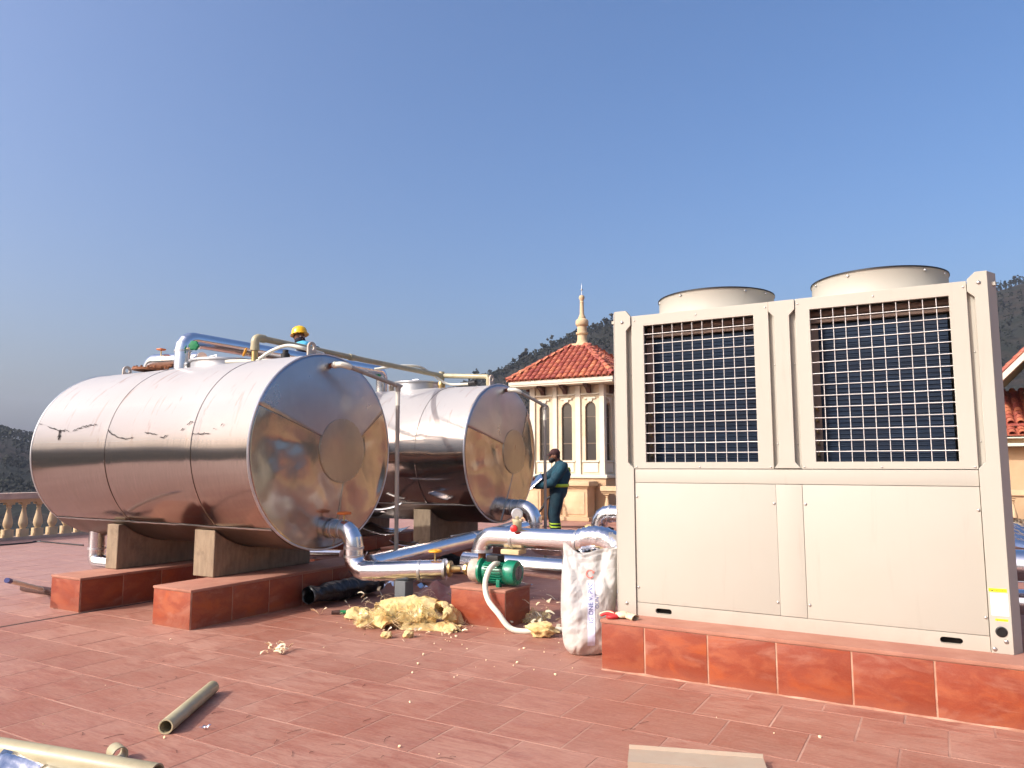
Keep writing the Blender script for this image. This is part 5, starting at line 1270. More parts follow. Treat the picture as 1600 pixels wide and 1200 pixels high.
# broom at the far left
bo = thing('floor_broom', 'broom with blue tipped white handle lying left of the plinth', 'broom', (-8.9, 4.6, 0))
h0 = atz(16, 908, .28); h1 = atz(68, 921, .05)
MB().tube([h0, h0.lerp(h1, .93)], .022, 12).ob('broom_handle', 'white_pvc', bo); MB().tube([h0 + (h0 - h1).normalized() * .09, h0], .024, 12).ob('handle_grip', 'ink_blue', bo)
m = MB(); c = atz(62, 926, 0); m.box(c.x - .30, c.x + .34, c.y - .06, c.y + .06, .004, .06, .02); m.ob('broom_head', 'timber', bo)
cord = [atz(x, y, .012) for x, y in ((-20, 853), (10, 851), (45, 848), (60, 846), (95, 849), (130, 852))]
tag(MB().tube(smooth_path(cord, 5), .014, 8).ob('cable', 'black'), 'thin dark cable lying on the terrace in front of the left balustrade', 'cable')
pipe_thing('drain_elbow', 'small silver drain elbow under the far left end of the near tank', [[(-8.28, 5.0, .80), (-8.28, 5.0, .42)] + arc((-8.28, 5.0, .28), -Z_, X_, .09, 4) + [(-7.9, 5.0, .28)]], .088, bands=[((-8.28, 5.0, .44), Z_)])

# ================================================================== PEOPLE
def limb(m, pts, rs, n=14):
    """tapered rounded chain"""
    P = [Vector(p) for p in pts]
    d0 = (P[0] - P[1]).normalized(); d1 = (P[-1] - P[-2]).normalized()
    path = [P[0] + d0 * rs[0] * .9, P[0] + d0 * rs[0] * .5] + P + [P[-1] + d1 * rs[-1] * .5, P[-1] + d1 * rs[-1] * .9]
    r_ = [rs[0] * .35, rs[0] * .85] + list(rs) + [rs[-1] * .85, rs[-1] * .35]
    m.tube(path, r_, n)
def ell(m, c, s, rot=None):
    bm = bmesh.new(); bmesh.ops.create_icosphere(bm, subdivisions=3, radius=1)
    M = Matrix.Translation(c) @ (rot or Matrix.Identity(4)) @ Matrix.Diagonal((s[0], s[1], s[2], 1)); m.bm(bm, M)
def remesh(m, name, mat, parent, vox=.011, sm=6, thick=None):
    me = m.mesh(name); bm = bmesh.new(); bm.from_mesh(me); bmesh.ops.recalc_face_normals(bm, faces=bm.faces[:]); bm.to_mesh(me); bm.free()
    o = bpy.data.objects.new(name, me); COL.objects.link(o)
    rm = o.modifiers.new('r', 'REMESH'); rm.mode = 'VOXEL'; rm.voxel_size = vox
    s_ = o.modifiers.new('s', 'SMOOTH'); s_.iterations = sm; s_.factor = .5
    dg = bpy.context.evaluated_depsgraph_get(); me2 = bpy.data.meshes.new_from_object(o.evaluated_get(dg)); bpy.data.objects.remove(o)
    me2.name = name; me2.materials.clear(); return link(name, me2, mat, parent, 180)
def hand(m, w_, fdir, palm, side):
    """palm with five curled fingers; fdir = along fingers, palm = palm normal, side = thumb side"""
    fdir, palm, side = Vector(fdir).normalized(), Vector(palm).normalized(), Vector(side).normalized(); w_ = Vector(w_)
    limb(m, [w_, w_ + fdir * .05], [.026, .030], 12); ell(m, w_ + fdir * .05, (.034, .034, .034))
    for k, L in enumerate((.070, .078, .073, .058)):
        b0 = w_ + fdir * .075 + side * (.027 - .018 * k); limb(m, [b0, b0 + fdir * L * .45 + palm * .008, b0 + fdir * L * .75 + palm * .032], [.0095, .009, .008], 8)
    b0 = w_ + fdir * .03 + side * .03; limb(m, [b0, b0 + side * .025 + fdir * .03, b0 + side * .028 + fdir * .055 + palm * .01], [.011, .010, .009], 8)
def person_standing():
    B = Vector((-6.02, 12.0, 0)); f = -_rt; s = Vector((.5, -.866, 0))
    t = thing('person', 'worker in teal overalls and dark cap bending over a metal sheet', 'person', B)
    def q(a, b, z): return B + f * a + s * b + Z_ * z
    head = q(.02, 0, 1.545); neck = q(-.055, 0, 1.42)
    b = MB(); ell(b, head, (.085, .085, .112)); ell(b, head + f * .035 - Z_ * .03, (.065, .06, .085)); limb(b, [neck - Z_ * .08, neck, head - f * .02], [.06, .055, .055])
    limb(b, [head + f * .10 - Z_ * .03, head + f * .085], [.012, .016], 8)                       # nose
    for k in (-1, 1): ell(b, head + s * .084 * k - f * .01 - Z_ * .01, (.014, .018, .03))
    sh = [q(-.11, .175, 1.335), q(-.06, -.175, 1.33)]; el = [q(.08, .25, 1.06), q(.15, -.22, 1.14)]; hd = [q(.36, .15, 1.0), q(.36, -.13, 1.14)]
    hip = [q(-.03, .09, .86), q(-.03, -.09, .87)]; kn = [q(.035, .10, .49), q(.05, -.09, .49)]; an = [q(-.02, .10, .09), q(-.01, -.10, .09)]
    limb(b, [q(-.04, 0, .86), q(-.07, 0, 1.05), q(-.09, 0, 1.28)], [.13, .13, .14])
    for i in range(2):
        limb(b, [sh[i], el[i], hd[i]], [.05, .04, .03]); limb(b, [hip[i], kn[i], an[i]], [.075, .055, .042]); limb(b, [q(-.09, 0, 1.28), sh[i]], [.08, .06])
        hand(b, hd[i], (hd[i] - el[i]).normalized(), -Z_, (s * (-1 if i == 0 else 1)))
    body = remesh(b, 'body', 'skin', t, .008, 3)
    j = MB(); limb(j, [q(-.045, 0, .90), q(-.065, 0, 1.05), q(-.10, 0, 1.22), q(-.085, 0, 1.34)], [.165, .165, .180, .125])
    for k in (-1, 1): limb(j, [q(-.045, .05 * k, .90), q(-.065, .055 * k, 1.05), q(-.10, .07 * k, 1.24)], [.13, .125, .12])
    for i in range(2): limb(j, [q(-.08, 0, 1.30), sh[i], el[i], el[i].lerp(hd[i], .5), hd[i] - (hd[i] - el[i]).normalized() * .02], [.095, .095, .084, .078, .058])
    limb(j, [q(-.07, 0, 1.35), q(-.06, 0, 1.41)], [.085, .075])
    jk = remesh(j, 'jacket', 'teal', t, .014, 4)
    p = MB(); limb(p, [q(-.04, .05, .93), q(-.04, -.05, .93)], [.135, .135])
    for i in range(2): limb(p, [hip[i], hip[i].lerp(kn[i], .5), kn[i], kn[i].lerp(an[i], .6), an[i] + Z_ * .04], [.128, .118, .098, .088, .092])
    remesh(p, 'trousers', 'teal_dk', t, .014, 4)
    for i in range(2):
        bt = MB(); limb(bt, [an[i] + Vector((0, 0, .0)), q(-.02, (.1 if i == 0 else -.1), .05)], [.055, .055]); limb(bt, [q(-.04, (.1 if i == 0 else -.1), .05), q(.14, (.1 if i == 0 else -.1), .042)], [.05, .042]); remesh(bt, 'boot', 'boot', t, .012, 3)
        for zz in (.29, .345): ring(kn[i].lerp(an[i], (.49 - zz) / .40), Z_, .092, .020, .007).ob('leg_band', 'hivis', t)
    wb = MB(); V = []; n = 40
    for k, zz in enumerate((.985, 1.04)):
        for jx in range(n): a = 2 * PI * jx / n; V.append(q(-.058, 0, zz) + f * (.182 * math.cos(a)) + s * (.200 * math.sin(a)))
    wb.add(V, [(jx, (jx + 1) % n, n + (jx + 1) % n, n + jx) for jx in range(n)]); o = wb.ob('waist_band', 'hivis', t, 60); so = o.modifiers.new('t', 'SOLIDIFY'); so.thickness = .006
    for k in (-1, 1): MB().tube([q(-.235, .10 * k, 1.33), q(-.255, .11 * k, 1.26)], .016, 8).ob('shoulder_band', 'hivis', t)
    c = MB(); ell(c, head + Z_ * .045 - f * .008, (.098, .098, .085)); cap = remesh(c, 'cap', 'capred', t, .01, 2)
    V = []; n = 14
    for k in range(n + 1):
        a = -1.1 + 2.2 * k / n; V += [head + Z_ * .045 + f * (.085 * math.cos(a)) + s * (.085 * math.sin(a)), head + Z_ * .005 + f * (.085 + .075 * math.cos(a)) + s * (.08 * math.sin(a))]
    cm = MB(); cm.add(V, [(2 * k, 2 * k + 1, 2 * k + 3, 2 * k + 2) for k in range(n)]); o = cm.ob('cap_visor', 'capred', cap, 60); so = o.modifiers.new('t', 'SOLIDIFY'); so.thickness = .006
    bd = MB(); ell(bd, head + f * .052 - Z_ * .085, (.052, .06, .052)); ell(bd, head + f * .02 - Z_ * .06, (.07, .079, .05)); remesh(bd, 'beard', 'hair', t, .01, 2)
    hr = MB(); ell(hr, head - f * .035 - Z_ * .01, (.068, .078, .075)); remesh(hr, 'hair', 'hair', t, .01, 2)
    for k in (-1, 1): blob('eye', head + f * .088 + s * .032 * k + Z_ * .002, (.009, .009, .007), 'label_w', t, 0, 1, 0, 2)
    blob('mouth', head + f * .098 - Z_ * .065, (.008, .022, .006), 'glove_red', t, 0, 1, 0, 2)
person_standing()
# sheet in the worker's hands
def held_sheet():
    B = Vector((-6.02, 12.0, 0)); f = -_rt; s = Vector((.5, -.866, 0)); V = []; n, k = 14, 8
    for i in range(n + 1):
        t = i / n
        for j in range(k + 1):
            u = j / k - .5; V.append(B + f * (.66 - .44 * t + .04 * math.cos(u * 2)) + s * (u * .50 + .02) + Z_ * (.78 + .44 * t - .12 * u * u + .03 * math.sin(t * 3) + u * -.10))
    m = MB(); m.add(V, [(i * (k + 1) + j, (i + 1) * (k + 1) + j, (i + 1) * (k + 1) + j + 1, i * (k + 1) + j + 1) for i in range(n) for j in range(k)])
    o = m.ob('metal_sheet', 'foil', None, 60); so = o.modifiers.new('t', 'SOLIDIFY'); so.thickness = .006; tag(o, 'curved shiny metal sheet held by the worker in teal', 'metal sheet')
held_sheet()
def person_crouching():
    """kneels on the rear tank, only helmet, face and shoulder show"""
    Hc = aty(468, 527, 8.62); t = thing('person', 'worker in yellow helmet and dark face scarf above the near tank', 'person', (Hc.x + .12, 8.62, TZ2))
    r = _rt; back = Vector((-.5, .866, 0)); look = (r * .75 - back * .75 - Z_ * .15).normalized()
    def q(a, b, z): return Hc + r * a + back * b + Z_ * z
    b = MB(); ell(b, Hc, (.088, .088, .115)); limb(b, [Hc + look * .085 - Z_ * .02, Hc + look * .105 - Z_ * .03], [.014, .014], 8)
    sh = [q(.10, -.17, -.24), q(.22, .19, -.20)]; hip = [q(.16, -.10, -.70), q(.2, .1, -.70)]; kn = [q(-.22, -.14, -.73), q(-.18, .16, -.73)]; zt = TZ2 - Hc.z
    an = [q(.02, -.12, zt + .08), q(.05, .14, zt + .08)]
    limb(b, [Hc - Z_ * .05, q(.05, 0, -.14), q(.14, .01, -.24)], [.06, .055, .08]); limb(b, [q(.14, .01, -.24), q(.18, 0, -.48), q(.18, 0, -.70)], [.14, .13, .13])
    el = [q(-.05, -.25, -.46), q(.30, .24, -.46)]; hd = [q(-.18, -.18, -.62), q(.14, .22, -.64)]
    for i in range(2):
        limb(b, [q(.14, 0, -.24), sh[i], el[i], hd[i]], [.08, .055, .042, .03]); limb(b, [hip[i], kn[i], an[i]], [.08, .058, .045])
        hand(b, hd[i], -r - Z_ * .5, -Z_, back * (1 if i == 0 else -1))
    remesh(b, 'body', 'skin', t, .009, 3)
    j = MB(); limb(j, [q(.10, .0, -.20), q(.17, 0, -.34), q(.18, 0, -.55), q(.18, 0, -.66)], [.13, .17, .16, .15])
    for i in range(2): limb(j, [q(.13, 0, -.22), sh[i], el[i], el[i].lerp(hd[i], .8)], [.10, .085, .066, .05])
    remesh(j, 'jacket', 'navy', t, .015, 4)
    p = MB(); limb(p, [hip[0], hip[1]], [.13, .13])
    for i in range(2): limb(p, [hip[i], kn[i], an[i]], [.11, .085, .075])
    remesh(p, 'trousers', 'teal_dk', t, .016, 4)
    for i in range(2):
        bt = MB(); limb(bt, [an[i] + r * .05 - Z_ * .035, an[i] - r * .13 - Z_ * .042], [.045, .038]); remesh(bt, 'boot', 'boot', t, .012, 2)
    sc = MB(); limb(sc, [q(.03, -.03, -.13), q(.12, -.05, -.17), q(.22, -.02, -.17)], [.085, .1, .07]); remesh(sc, 'scarf', 'cyan', t, .012, 3)
    mk = MB(); ell(mk, Hc + look * .022 - Z_ * .055, (.088, .088, .075)); ell(mk, Hc + look * .05 - Z_ * .06, (.06, .06, .065)); limb(mk, [Hc - Z_ * .08, q(.04, 0, -.15)], [.078, .085]); remesh(mk, 'face_scarf', 'navy', t, .01, 3)
    hr = MB(); ell(hr, Hc - look * .02 + Z_ * .01, (.09, .09, .1)); remesh(hr, 'hair', 'hair', t, .012, 2)
    sd = look.cross(Z_).normalized()
    for k in (-1, 1): blob('eye', Hc + look * .086 + sd * .034 * k + Z_ * .012, (.011, .011, .008), 'label_w', t, 0, 1, 0, 2)
    tilt = (Z_ - look * .25).normalized(); hc = Hc + Z_ * .045
    hm = MB().lathe([(.128, 0), (.128, .03), (.122, .07), (.105, .105), (.075, .13), (.035, .142), (.004, .145)], hc, tilt, 32).ob('helmet', 'helmet', t, 60)
    MB().lathe([(.126, -.006), (.150, -.010), (.150, -.004), (.126, .006)], hc, tilt, 32, False, False, 1.0, 1.0).ob('helmet_brim', 'helmet', hm, 50)
    fv = (look - tilt * look.dot(tilt)).normalized(); sv = tilt.cross(fv); V = []
    for k in range(13):
        a = -1.0 + 2.0 * k / 12; V += [hc + fv * .128 * math.cos(a) + sv * .128 * math.sin(a), hc + fv * (.128 * math.cos(a) + .05 * math.cos(a * 1.4)) + sv * .128 * math.sin(a) - tilt * .015]
    pk = MB(); pk.add(V, [(2 * k, 2 * k + 1, 2 * k + 3, 2 * k + 2) for k in range(12)]); o = pk.ob('helmet_peak', 'helmet', hm, 60); so = o.modifiers.new('t', 'SOLIDIFY'); so.thickness = .005
    MB().tube([hc + tilt * .147 - fv * .0 + fv * x * .11 - tilt * (.147 - .06) * x * x for x in (-.9, -.5, 0, .5, .9)], .008, 8).ob('helmet_ridge', 'helmet', hm, 60)
person_crouching()

# ================================================================== TOWER
TX, TYF_, TW = -8.47, 17.5, 1.08
TCY = TYF_ + TW
tw_ = thing('roof_tower', 'small cream tower with red hipped tile roof and spire behind the tanks', 'tower', (TX, TCY, 0))
zE = 3.50
MB().box(TX - TW + .16, TX + TW - .16, TYF_ + .16, TYF_ + 2 * TW - .16, .9, 3.46).ob('inner_core', 'stucco', tw_, 0)
MB().box(TX - TW - .10, TX + TW + .10, TYF_ - .10, TYF_ + 2 * TW + .10, 1.05, 1.14, .01).ob('sill_ledge', 'stucco_w', tw_)
MB().box(TX - TW - .05, TX + TW + .05, TYF_ - .05, TYF_ + 2 * TW + .05, .82, 1.048, .01).ob('base_moulding', 'stucco_o', tw_)
MB().box(TX - TW - .02, TX + TW + .02, TYF_ - .02, TYF_ + 2 * TW + .02, -.004, .818).ob('base_wall', 'stucco_o', tw_, 0)
MB().box(TX - TW - .10, TX + TW + .10, TYF_ - .10, TYF_ + 2 * TW + .10, -.003, .10, .01).ob('base_plinth', 'stucco_o', tw_)
WC = [-.66, 0.0, .68]; WHW = .15; WZ0, WZA = 1.5, 2.86     # window centres, half width, sill, arch spring
def tower_face(M, odd):
    """M maps (u along the face, d outwards, z) to world"""
    def part(name, mat, polys, d0, d1, parent=tw_, smooth=30):
        m = MB()
        for pl in polys: m.prism(pl, lambda a, b, d: M(a, d, b), d0, d1)
        return m.ob(name, mat, parent, smooth)
    te = TW - .162 if odd else TW
    ed = [-te] + [x for c in WC for x in (c - .27, c + .27)] + [te]
    for i in range(0, len(ed), 2):
        a, b = ed[i], ed[i + 1]
        part('pilaster', 'stucco_w', [[(a, 1.142), (b, 1.142), (b, 3.45), (a, 3.45)]], -.16, .0)
        if b - a > .2 and 0 < i < 6: 
            part('pilaster_face', 'stucco_w', [[(a + .03, 1.16), ((a + b) / 2 - .008, 1.16), ((a + b) / 2 - .008, 3.44), (a + .03, 3.44)]], .0005, .016)
            part('pilaster_face', 'stucco_w', [[((a + b) / 2 + .008, 1.16), (b - .03, 1.16), (b - .03, 3.44), ((a + b) / 2 + .008, 3.44)]], .0005, .016)
    for c in WC:
        bm_poly = []; n = 12
        arch = [(c + WHW * math.cos(PI * k / n), WZA + WHW * math.sin(PI * k / n)) for k in range(n + 1)]
        # wall bay round the arched opening, in two halves and a parapet below
        L = [(c - .268, WZ0), (c - WHW, WZ0)] + [p for p in arch[::-1] if p[0] <= c + 1e-6] + [(c, 3.45), (c - .268, 3.45)]
        Rr = [(c + WHW, WZ0), (c + .268, WZ0), (c + .268, 3.45), (c, 3.45)] + [p for p in arch[::-1] if p[0] >= c - 1e-6]
        part('window_bay', 'stucco', [L, Rr, [(c - .268, 1.142), (c + .268, 1.142), (c + .268, WZ0), (c - .268, WZ0)]], -.14, -.05)
        part('parapet_panel', 'stucco_w', [[(c - .2, 1.2), (c + .2, 1.2), (c + .2, 1.44), (c - .2, 1.44)]], -.049, -.03)
        part('window_sill', 'stucco_w', [[(c - .24, 1.46), (c + .24, 1.46), (c + .24, 1.497), (c - .24, 1.497)]], -.049, -.005)
        part('key_block', 'stucco_w', [[(c - .05, WZA + WHW + .012), (c + .05, WZA + WHW + .012), (c + .07, 3.09), (c - .07, 3.09)], [(c - .16, 3.092), (c + .16, 3.092), (c + .16, 3.13), (c - .16, 3.13)]], -.049, -.01)
        part('bay_cornice', 'stucco_w', [[(c - .262, 3.20), (c + .262, 3.20), (c + .262, 3.235), (c - .262, 3.235)]], -.049, .0)
        gl_ = [(c - WHW - .005, WZ0 - .004), (c + WHW + .005, WZ0 - .004)] + [(c + (WHW + .005) * math.cos(PI * k / n), WZA + (WHW + .005) * math.sin(PI * k / n)) for k in range(n + 1)]
        wf = thing_part = part('window', 'winframe', [[(c - WHW, WZ0), (c - WHW + .018, WZ0), (c - WHW + .018, WZA), (c - WHW, WZA)], [(c + WHW - .018, WZ0), (c + WHW, WZ0), (c + WHW, WZA), (c + WHW - .018, WZA)], [(c - WHW + .018, WZ0), (c + WHW - .018, WZ0), (c + WHW - .018, WZ0 + .02), (c - WHW + .018, WZ0 + .02)], [(c - WHW + .018, 1.93), (c + WHW - .018, 1.93), (c + WHW - .018, 1.955), (c - WHW + .018, 1.955)], [(c - WHW + .018, 2.62), (c + WHW - .018, 2.62), (c + WHW - .018, 2.64), (c - WHW + .018, 2.64)]], -.125, -.10)
        tb = MB(); tb.tube([M(c + (WHW - .009) * math.cos(PI * k / n), -.112, WZA + (WHW - .009) * math.sin(PI * k / n)) for k in range(n + 1)], .010, 6); tb.ob('arch_frame', 'winframe', wf, 50)
        for za, zb in ((WZ0 + .02, 1.93), (1.955, 2.62)): part('pane', 'glass', [[(c - WHW + .018, za), (c + WHW - .018, za), (c + WHW - .018, zb), (c - WHW + .018, zb)]], -.118, -.112, wf, 0)
        part('pane', 'glass', [[(c - WHW + .018, 2.64), (c + WHW - .018, 2.64)] + [(c + (WHW - .018) * math.cos(PI * k / n), WZA + (WHW - .018) * math.sin(PI * k / n)) for k in range(n + 1)]], -.118, -.112, wf, 0)
        # curved timber bracket under the eave
        cb = [(0.0, 3.24), (.06, 3.24), (.09, 3.30), (.16, 3.36), (.30, 3.41), (.30, 3.46), (0, 3.46)]
        m = MB(); m.prism(cb, lambda a, b, d: M(c + d, a + .001, b), -.055, .055); m.ob('eave_bracket', 'timber', tw_, 20)
FACES = [lambda u, d, z: (TX + u, TYF_ - d, z), lambda u, d, z: (TX + TW + d, TCY + u, z), lambda u, d, z: (TX - u, TYF_ + 2 * TW + d, z), lambda u, d, z: (TX - TW - d, TCY - u, z)]
for fi, F_ in enumerate(FACES): tower_face(F_, fi % 2)
EV = TW + .42                                       # eave half width
MB().box(TX - EV + .02, TX + EV - .02, TCY - EV + .02, TCY + EV - .02, 3.462, 3.50).ob('eave_soffit', 'stucco_w', tw_, 0)
for a, b, c, d in ((TX - EV, TX + EV, TCY - EV, TCY - EV + .04), (TX - EV, TX + EV, TCY + EV - .04, TCY + EV), (TX - EV, TX - EV + .04, TCY - EV + .041, TCY + EV - .041), (TX + EV - .04, TX + EV, TCY - EV + .041, TCY + EV - .041)):
    MB().box(a, b, c, d, 3.501, 3.60, .004).ob('fascia_board', 'stucco_w', tw_)
RH = 4.62; CAPH = .22                               # roof top height, half width of the cap
slope_v = Vector((0, EV - CAPH, RH - 3.60)); sl = slope_v.length
rd = MB(); c8 = [(TX + sx * h_, TCY + sy * h_, z) for h_, z in ((EV, 3.601), (CAPH, RH)) for sx, sy in ((-1, -1), (1, -1), (1, 1), (-1, 1))]
rd.add(c8, [(0, 1, 5, 4), (1, 2, 6, 5), (2, 3, 7, 6), (3, 0, 4, 7), (4, 5, 6, 7), (3, 2, 1, 0)]); roof = rd.ob('roof', 'roof', tw_, 0)
def barrel_mesh(L, w0, w1, th=.012):
    """half round clay tile, mouth at y=0"""
    V = []; Fq = []; n = 8
    for k, (y, wd) in enumerate(((0, w0), (L, w1))):
        for r_ in (wd, wd - th):
            for j in range(n + 1): a = PI * j / n; V.append((r_ * math.cos(a), y, r_ * math.sin(a) * .85 + (.018 if k == 0 else 0)))
    m_ = n + 1
    for j in range(n): Fq += [(j, j + 1, 2 * m_ + j + 1, 2 * m_ + j), (m_ + j, 3 * m_ + j, 3 * m_ + j + 1, m_ + j + 1), (j, m_ + j, m_ + j + 1, j + 1)]
    Fq += [(0, 2 * m_, 3 * m_, m_), (n, m_ + n, 3 * m_ + n, 2 * m_ + n)]
    me = bpy.data.meshes.new('roof_tile'); me.from_pydata(V, [], Fq); me.update(); bm = bmesh.new(); bm.from_mesh(me); bmesh.ops.recalc_face_normals(bm, faces=bm.faces[:]); bm.to_mesh(me); bm.free()
    me.materials.append(MT['roof']); me.polygons.foreach_set('use_smooth', [True] * len(me.polygons)); me.set_sharp_from_angle(angle=math.radians(50)); return me
TILE = barrel_mesh(.235, .074, .066)
def tile_mat(origin, u, v_, n_): 
    M = Matrix.Identity(4)
    for i, c in enumerate((u, v_, n_)): 
        for k in range(3): M[k][i] = c[k]
    M.translation = origin; return M
def place_tile(M, parent, acc=None):
    if acc is not None: acc.add([M @ v_.co for v_ in TILE.vertices], [tuple(p.vertices) for p in TILE.polygons]); return
    o = bpy.data.objects.new('roof_tile', TILE); COL.objects.link(o); o.parent = parent; o.matrix_basis = M
for fi, ang in enumerate((0, PI / 2, PI, -PI / 2)):
    Rm = Matrix.Rotation(ang, 3, 'Z'); u = Rm @ Vector((1, 0, 0)); inw = Rm @ Vector((0, 1, 0)); v_ = (inw * slope_v.y + Z_ * slope_v.z).normalized(); n_ = u.cross(v_)
    acc = None if fi in (0, 1) else MB(); pitch = .158; nc = int(2 * EV / pitch)
    for i in range(nc + 1):
        uu = -EV + .06 + i * (2 * EV - .12) / nc; row = 0
        while True:
            s_ = -.03 + row * .185; hw = EV - (EV - CAPH) * (s_ / sl)
            if s_ > sl - .12 or abs(uu) > hw + .02: break
            org = Vector((TX, TCY, 3.601)) - inw * EV + u * (uu + rng.uniform(-.004, .004)) + v_ * s_ + n_ * .012
            place_tile(tile_mat(org, u, v_, n_) @ Matrix.Rotation(rng.uniform(-.02, .02), 4, 'Z'), roof, acc); row += 1
    if acc: o = acc.ob('roof_tile_field', 'roof', roof, 50, fix=False); o['kind'] = 'stuff'
for sx, sy in ((-1, -1), (1, -1), (1, 1), (-1, 1)):          # hip ridge tiles
    a = Vector((TX + sx * (EV + .02), TCY + sy * (EV + .02), 3.60)); b = Vector((TX + sx * CAPH, TCY + sy * CAPH, RH)); d = (b - a).normalized(); n_ = (Z_ - d * d.z).normalized(); u = d.cross(n_)
    L = (b - a).length; k = int(L / .2)
    for i in range(k): place_tile(tile_mat(a + d * (i * L / k) + n_ * .05, u, d, n_), roof)
MB().box(TX - CAPH - .05, TX + CAPH + .05, TCY - CAPH - .05, TCY + CAPH + .05, RH + .03, RH + .10, .012).ob('spire_base', 'stone', tw_)
SP = [(.20, 0), (.16, .05), (.135, .12), (.13, .26), (.17, .285), (.175, .33), (.135, .345), (.13, .50), (.165, .53), (.18, .56), (.18, .66), (.15, .70), (.10, .73), (.105, .76), (.085, .80), (.06, .86), (.055, 1.10), (.05, 1.16), (.058, 1.17), (.058, 1.20), (.045, 1.22), (.05, 1.25), (.075, 1.29), (.08, 1.34), (.06, 1.385), (.02, 1.40)]
zs = RH + .10
MB().lathe(SP, (TX, TCY, zs), (0, 0, 1), 28).ob('spire', 'stone', tw_, 40)
MB().lathe([(.012, 0), (.010, .14), (.03, .155), (.032, .18), (.012, .2), (.008, .28), (.002, .36)], (TX, TCY, zs + 1.39), (0, 0, 1), 12).ob('lightning_rod', 'galv', tw_)
# pedestal pillar in front of the tower and pier left of it
for label, x in (('apricot panelled pedestal at the foot of the tower, right of the worker', -7.95), ('apricot panelled pedestal at the foot of the tower, hidden behind the worker', -9.25)):
    pd = thing('pedestal', label, 'pedestal', (x, 17.05, 0)); hw = .34
    MB().box(x - hw, x + hw, 16.9, 17.35, .10, .80).ob('shaft', 'stucco_o', pd, 0)
    MB().box(x - hw - .06, x + hw + .06, 16.84, 17.38, .003, .098, .008).ob('foot', 'stucco_o', pd); MB().box(x - hw - .03, x + hw + .03, 16.87, 17.37, .802, .86, .008).ob('neck', 'stucco_o', pd); MB().box(x - hw - .09, x + hw + .09, 16.80, 17.39, .862, .98, .014).ob('cap', 'stone', pd)
    MB().box(x - hw + .07, x + hw - .07, 16.885, 16.899, .17, .72, .004).ob('panel', 'stone', pd)
balustrade('cream balustrade seen between the rear tank and the worker', (-13.8, 17.25, 0), (-9.65, 17.25, 0), .30, 0, .1, 'stone')
hose('dark hose hanging beside the tower pedestal behind the worker', [(-9.0, 16.6, .02), (-8.72, 16.6, .30), (-8.6, 16.62, .52), (-8.45, 16.62, .60), (-8.35, 16.62, .5), (-8.32, 16.6, .05)], .03, 'black')
tag(MB().tube([(-7.9, 14.6, .03), (-6.2, 13.6, .16)], .02, 8).ob('bar', 'timber'), 'thin dark rod lying on the floor behind the worker', 'rod')
tag(blob('foam_lump', (-6.25, 14.1, .07), (.22, .14, .09), 'foam', None, .6, 4, 51, 3, .4, -.06), 'yellow foam scrap on the floor right of the worker', 'insulation')
tag(blob('rag', (-5.98, 14.2, .06), (.16, .11, .07), 'rollmat', None, .6, 4, 57, 3, .4, -.05), 'dark scrap on the floor beside the foam right of the worker', 'rag')

# ================================================================== VILLA ON THE RIGHT
vl = thing('villa', 'cream villa with red tile roofs at the right picture edge', 'villa', (9, 24, -16))
MB().box(.7, 17, 20.0, 30, -16, 1.78).ob('wall', 'stucco_o', vl, 0)
MB().box(.55, 17.2, 19.62, 20.6, 1.79, 1.86, .01).ob('cornice', 'stucco_w', vl); MB().box(.62, 17.1, 19.75, 20.5, 1.861, 1.96, .02).ob('gutter_moulding', 'stone', vl); MB().box(.5, 17.2, 19.55, 20.6, 1.961, 2.03, .01).ob('fascia', 'stucco_w', vl)
MB().box(.9, 17, 20.02, 20.3, 2.031, 2.26).ob('upper_band', 'stucco_w', vl, 0)
def lean_roof(y0, z0, y1, z1, xa, xb, name):
    m = MB(); m.add([(xa, y0, z0), (xb, y0, z0), (xb, y1, z1), (xa, y1, z1), (xa, y0, z0 - .05), (xb, y0, z0 - .05), (xb, y1, z1 - .05), (xa, y1, z1 - .05)], [(0, 1, 2, 3), (7, 6, 5, 4), (0, 4, 5, 1), (1, 5, 6, 2), (2, 6, 7, 3), (3, 7, 4, 0)])
    r_ = m.ob(name, 'roof', vl, 0); v_ = Vector((0, y1 - y0, z1 - z0)); L = v_.length; v_.normalize(); u = X_; n_ = u.cross(v_); acc = MB(); k = 0
    x = xa + .08
    while x < xb:
        row = 0
        while row * .19 < L - .1:
            M = tile_mat(Vector((x + rng.uniform(-.004, .004), y0, z0)) + v_ * (row * .19 - .02) + n_ * .012, u, v_, n_)
            if x < 2.3 and k < 80: place_tile(M, r_); k += 1
            else: place_tile(M, None, acc)
            row += 1
        x += .19
    o = acc.ob('roof_tile_field', 'roof', r_, 50, fix=False); o['kind'] = 'stuff'
lean_roof(19.55, 2.04, 20.05, 2.24, .55, 17, 'lower_roof'); lean_roof(19.9, 2.30, 21.6, 3.18, .75, 17, 'upper_roof')
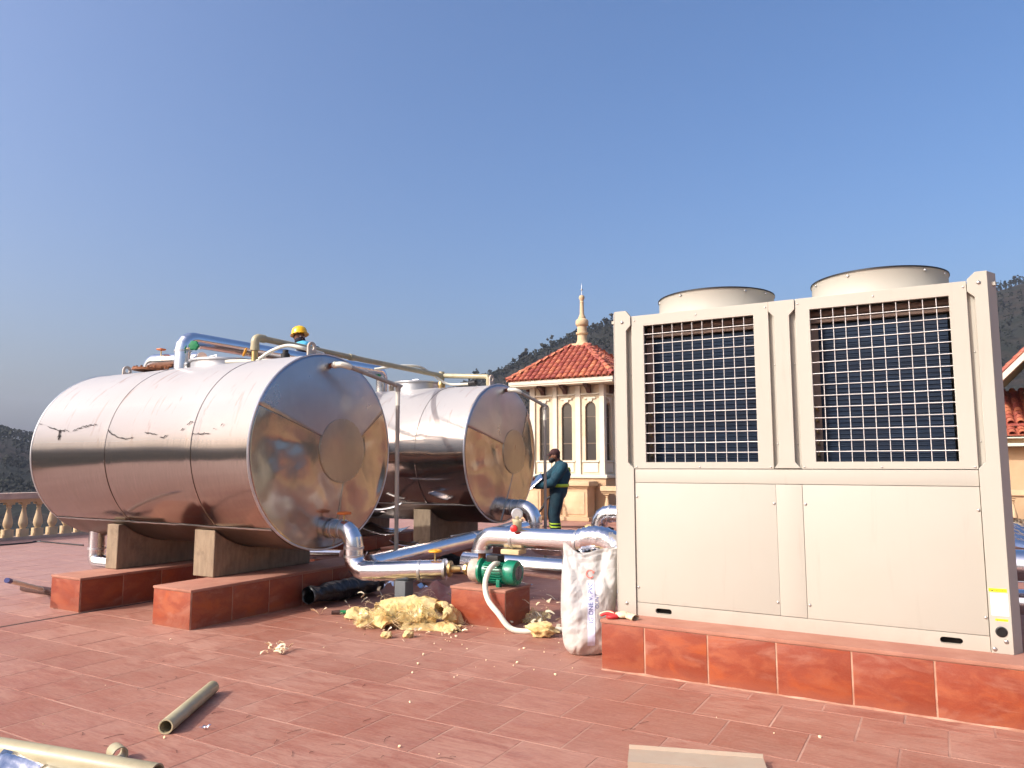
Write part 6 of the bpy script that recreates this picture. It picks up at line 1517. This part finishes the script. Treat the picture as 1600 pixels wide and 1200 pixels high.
# gable wing that rises to the right, its verge edge seen from the side
MB().box(2.05, 5.2, 19.75, 29, 2.31, 3.05).ob('gable_wall', 'stucco', vl, 0)
m = MB(); m.prism([(1.75, 3.06), (5.45, 3.06), (3.6, 5.25)], lambda a, b, d: (a, d, b), 19.76, 29); m.ob('gable_end', 'stucco', vl, 0)
m = MB(); m.prism([(1.15, 3.10), (3.6, 5.63), (6.05, 3.10), (6.05, 3.25), (3.6, 5.78), (1.15, 3.25)], lambda a, b, d: (a, d, b), 19.15, 29.2); gr = m.ob('gable_roof', 'stucco_w', vl, 0)
dv = Vector((3.6 - 1.15, 0, 5.78 - 3.25)); L = dv.length; dv.normalize(); acc = MB(); k = 0
n_ = dv.cross(-Y_).normalized(); n_ = n_ if n_.z > 0 else -n_
for row in range(int(L / .19)):
    for ci in range(24):
        M = tile_mat(Vector((1.15, 19.24 + ci * .19, 3.252)) + dv * (row * .19 - .02) + n_ * .012, dv.cross(n_), dv, n_)
        if ci < 2 and row < 16: place_tile(M, gr)
        else: place_tile(M, None, acc)
o = acc.ob('roof_tile_field', 'roof', gr, 50, fix=False); o['kind'] = 'stuff'
for x in (3.0, 5.6, 8.2, 10.8, 13.4):
    wn = MB().box(x - .5, x + .5, 19.985, 20.02, -.6 + 1.0, 1.5).ob('window', 'winframe', vl, 0); MB().box(x - .43, x + .43, 19.975, 19.983, .47, 1.43).ob('pane', 'glass', wn, 0)
offcut('crumpled grey sheet on the floor behind the heat pump unit at the right edge', Vector((.98, 14.6, .3)), 1.0, .9, .5, .2, (.2, .5))
pipe_thing('rear_pipe', 'thick aluminium clad pipe behind the heat pump unit at the right edge', [[(-1.0, 6.75, .62), (4.5, 6.8, .62)]], .12); pipe_thing('rear_pipe', 'lower aluminium clad pipe behind the heat pump unit at the right edge', [[(-1.0, 6.9, .33), (4.5, 6.95, .33)]], .10)

# ================================================================== HAZE
hz = MB().box(-1520, 1520, -1520, 1520, -75, 130).ob('haze', None, None, 0); hz['kind'] = 'stuff'
hm_ = bpy.data.materials.new('thin_haze'); hm_.use_nodes = True; ht = hm_.node_tree; ht.nodes.clear()
pv = ht.nodes.new('ShaderNodeVolumePrincipled'); pv.inputs['Color'].default_value = (.72, .82, 1.0, 1); pv.inputs['Density'].default_value = .0003; pv.inputs['Anisotropy'].default_value = .2
ho = ht.nodes.new('ShaderNodeOutputMaterial'); ht.links.new(pv.outputs[0], ho.inputs['Volume']); hz.data.materials.append(hm_)
